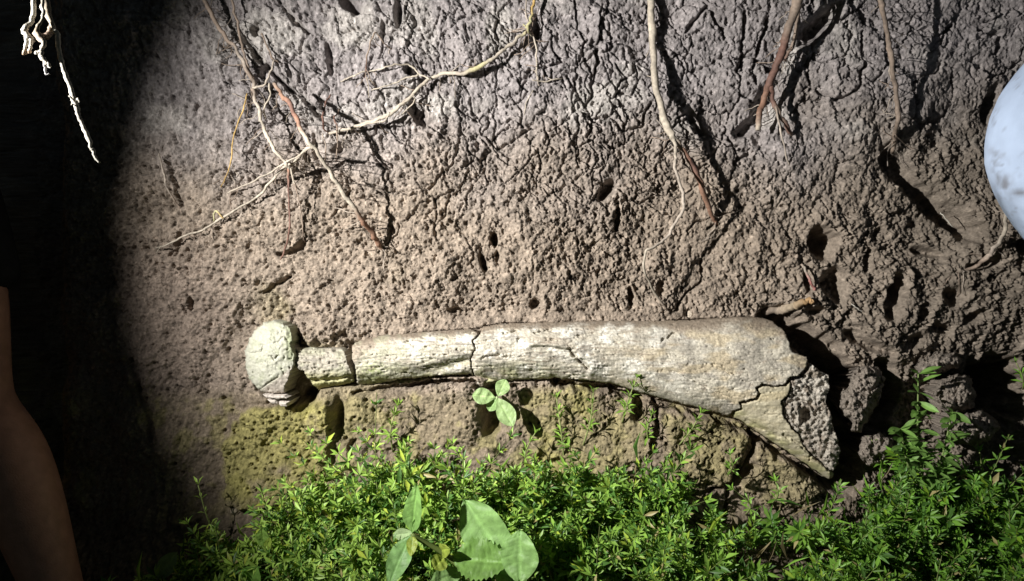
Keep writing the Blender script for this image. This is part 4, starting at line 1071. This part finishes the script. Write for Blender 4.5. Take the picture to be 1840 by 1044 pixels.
def hand(wr, d, side, up):
    """palm and five bent fingers as chains from the wrist; returns verts, edges, radii (first vertex = wrist)"""
    d = np.array(d, float); d /= np.linalg.norm(d); side = np.array(side, float); side -= d * side.dot(d); side /= np.linalg.norm(side); up = np.cross(side, d)
    v = [np.array(wr), np.array(wr) + d * .05]; e = [(0, 1)]; r = [(.032, .024), (.044, .018)]
    for k, (off, L) in enumerate(((-.030, .085), (-.010, .098), (.011, .092), (.031, .072))):
        p = v[1] + d * .045 + side * off; s = len(v)
        v += [p, p + d * L * .45 + up * .008, p + d * L * .75 + up * .028, p + d * L * .92 + up * .05]
        e += [(1, s), (s, s + 1), (s + 1, s + 2), (s + 2, s + 3)]; r += [.0125, .0105, .0095, .008]
    p = np.array(wr) + d * .03 - side * .035; s = len(v)
    v += [p, p + d * .035 - side * .028 + up * .01, p + d * .065 - side * .036 + up * .02]; e += [(0, s), (s, s + 1), (s + 1, s + 2)]; r += [.016, .0125, .0095]
    return v, e, r


# near arm, in view: shoulder, elbow, wrist and hand are one surface
sh = np.array([-1.03, .25, .03]); el = np.array([-.928, -.150, HB]); wr = np.array([-.735, -.545, HB + .06])
v = [sh, np.array([-.990, .14, .04]), np.array([-.935, .0, .05]), el + np.array([.010, .05, 0]), el + np.array([.006, -.05, .0]), np.array([-.856, -.27, HB + .02]), np.array([-.812, -.37, HB + .035]), np.array([-.772, -.46, HB + .05]), wr]
rr = [.060, .060, .058, .056, .060, .068, .062, .050, (.042, .036)]
e = [(i, i + 1) for i in range(8)]
hv, he, hr = hand(wr, (.30, -.9, .25), (.8, .3, .3), 0)
o0 = len(v) - 1
v += hv[1:]; e += [((a - 1) + o0 + 1 if a > 0 else o0, (b - 1) + o0 + 1) for a, b in he]; rr += hr[1:]
skin_obj('arm', v, e, rr, M_SKIN, pl_, 3)
# far arm, hanging
sh2 = np.array([-1.47, .25, .02]); wr2 = np.array([-1.52, -.40, .06])
v = [sh2, np.array([-1.50, .12, .0]), np.array([-1.52, -.08, .0]), np.array([-1.53, -.22, .02]), wr2]; rr = [.060, .058, .054, .056, (.04, .034)]; e = [(i, i + 1) for i in range(4)]
hv, he, hr = hand(wr2, (.02, -.95, .1), (.1, .1, 1), 0); o0 = len(v) - 1
v += hv[1:]; e += [((a - 1) + o0 + 1 if a > 0 else o0, (b - 1) + o0 + 1) for a, b in he]; rr += hr[1:]
skin_obj('arm', v, e, rr, M_SKIN, pl_, 2)
# shirt: torso with both sleeves
cxp = -1.245
v = [(cxp, -.32, .0), (cxp, -.12, .0), (cxp, .10, .01), (cxp, .28, .01), (cxp, .40, .0), (-1.09, .345, .02), (-.998, .20, .035), (-.935, .03, .048), (-.922, -.014, .05), (-1.40, .345, .02), (-1.49, .20, .0), (-1.515, .02, .0)]
e = [(0, 1), (1, 2), (2, 3), (3, 4), (3, 5), (5, 6), (6, 7), (7, 8), (3, 9), (9, 10), (10, 11)]
rr = [(.19, .13), (.19, .13), (.20, .14), (.18, .13), (.075, .07), .10, .088, .078, .072, .10, .085, .072]
skin_obj('shirt', v, e, rr, M_SHIRT, pl_, 1)
# trousers and shoes
v = [(cxp, -.36, .0), (cxp, -.46, .0), (cxp + .10, -.56, .0), (cxp + .11, -.95, .02), (cxp + .11, -1.36, -.46 + .46), (cxp - .10, -.56, .0), (cxp - .11, -.95, .02), (cxp - .11, -1.36, 0)]
e = [(0, 1), (1, 2), (2, 3), (3, 4), (1, 5), (5, 6), (6, 7)]; rr = [(.185, .13), (.185, .14), .105, .085, .062, .105, .085, .062]
skin_obj('trousers', v, e, rr, M_TROUSER, pl_, 1)
# head with face, hair
hd = np.array([cxp, .64, .03])
v = [(cxp, .40, .0), (cxp, .50, .0), tuple(hd + [0, -.08, .025]), tuple(hd), tuple(hd + [0, .08, -.01]), tuple(hd + [0, -.01, .115])]
skin_obj('head', v, [(0, 1), (1, 2), (2, 3), (3, 4), (3, 5)], [.066, .062, (.07, .075), (.085, .095), (.075, .085), .016], M_SKIN, pl_, 3)
skin_obj('hair', [tuple(hd + [0, .03, -.03]), tuple(hd + [0, .085, -.01]), tuple(hd + [0, .09, .04])], [(0, 1), (1, 2)], [(.092, .09), (.085, .09), .06], M_HAIR, pl_, 1)

# right edge: bent knee in pale blue cloth
pr = thing('person', 'person in dirt-smudged pale blue cloth, a rounded bulge showing at the right edge', 'person', W(np.array([1.1, -1.3, .5])), 'people at the bank')
KH = .33


def loft(name, rings, mat, parent, colfun, n=120, k=40):
    """rings: (centre bank, radius a, radius b); smooth closed sleeve along the centres"""
    c = catmull(np.array([[*r[0], r[1], r[2]] for r in rings]), k)
    path = c[:, :3]; tan = np.gradient(path, axis=0); tan /= np.linalg.norm(tan, axis=1)[:, None]
    a = np.cross(tan, np.array([0, 0, 1.])); a /= np.linalg.norm(a, axis=1)[:, None]; b = np.cross(tan, a)
    th = np.linspace(0, 2 * math.pi, n, endpoint=False)
    tt_ = np.linspace(0, 1, len(path))[:, None]; wr_ = 1 + .018 * fbm(tt_ * 14 + 0 * th[None], 3 * np.cos(th)[None] + 3 * np.sin(2 * th)[None] * .3 + 0 * tt_, 4, 975) + .010 * fbm(tt_ * 40 + 2 * np.sin(th)[None], 5 * np.cos(th)[None] + 0 * tt_, 3, 977)
    c = c.copy(); wr_ = wr_[..., None]
    V = path[:, None] + wr_ * c[:, 3, None, None] * np.cos(th)[None, :, None] * a[:, None] + wr_ * c[:, 4, None, None] * np.sin(th)[None, :, None] * b[:, None]
    m = len(path)
    Fs = [(i * n + j, i * n + (j + 1) % n, (i + 1) * n + (j + 1) % n, (i + 1) * n + j) for i in range(m - 1) for j in range(n)]
    Fs += [tuple(range(n - 1, -1, -1)), tuple((m - 1) * n + j for j in range(n))]
    V = V.reshape(-1, 3)
    return part(name, W(V), Fs, mat, parent, colfun(V))


def denim(V):
    k = D / (D - V[:, 2]); x = 920 + V[:, 0] * k * 1000; y = 522 - V[:, 1] * k * 1000
    c = np.broadcast_to(np.array([.50, .61, .80]), V.shape).copy()
    d = sst(-.18, .32, fbm(x / 18, y / 26, 5, 951, .65)) * np.exp(-((x - 1798 - .28 * (y - 310)) / 15) ** 2 - ((y - 315) / 46) ** 2)
    d = np.maximum(d, .9 * np.exp(-((x - 1832) / 16) ** 2 - ((y - 346) / 6) ** 2))  # shade of a horizontal fold, painted into the cloth colour
    d = np.maximum(d, .45 * sst(.18, .42, fbm(x / 26, y / 26, 5, 961, .65)))
    return cmix(c, np.array([.20, .20, .22]), np.clip(d, 0, .85)) * (1 + .10 * fbm(x / 30, y / 30, 4, 971))[:, None]


kn = P(1940, 268, KH)


def kp(x, y, h): return P(x + 36, y - 12, h)


loft('trousers', [(kp(2300, -40, KH - .1), .19, .17), (kp(2160, 60, KH - .06), .17, .155), (kp(2030, 160, KH - .02), .145, .14), (kp(1935, 235, KH), .127, .125), (kp(1915, 290, KH), .120, .12), (kp(1955, 370, KH - .01), .112, .115), (kp(2030, 480, KH - .02), .098, .10), (kp(2110, 640, KH - .02), .085, .085), (kp(2180, 860, KH), .065, .065)], M_DENIM, pr, denim)
pv = W(np.array([1.45, .1, .2]))
v = [(1.02, .42, .25), (1.03, .60, .28), (1.04, .78, .30), (1.04, .92, .30), (.90, .86, .32), (.86, .70, .40), (1.18, .86, .28), (1.22, .68, .34)]
skin_obj('shirt', v, [(0, 1), (1, 2), (2, 3), (2, 4), (4, 5), (2, 6), (6, 7)], [(.17, .13), (.18, .13), (.17, .12), .07, .085, .07, .085, .07], M_SHIRT, pr, 1)
hd = np.array([1.04, 1.14, .34])
skin_obj('head', [(1.04, .92, .30), (1.04, 1.0, .31), tuple(hd + [0, -.08, .02]), tuple(hd), tuple(hd + [0, .08, -.01]), tuple(hd + [-.01, -.01, .11])], [(0, 1), (1, 2), (2, 3), (3, 4), (3, 5)], [.066, .062, (.07, .075), (.085, .095), (.075, .085), .016], M_SKIN, pr, 3)
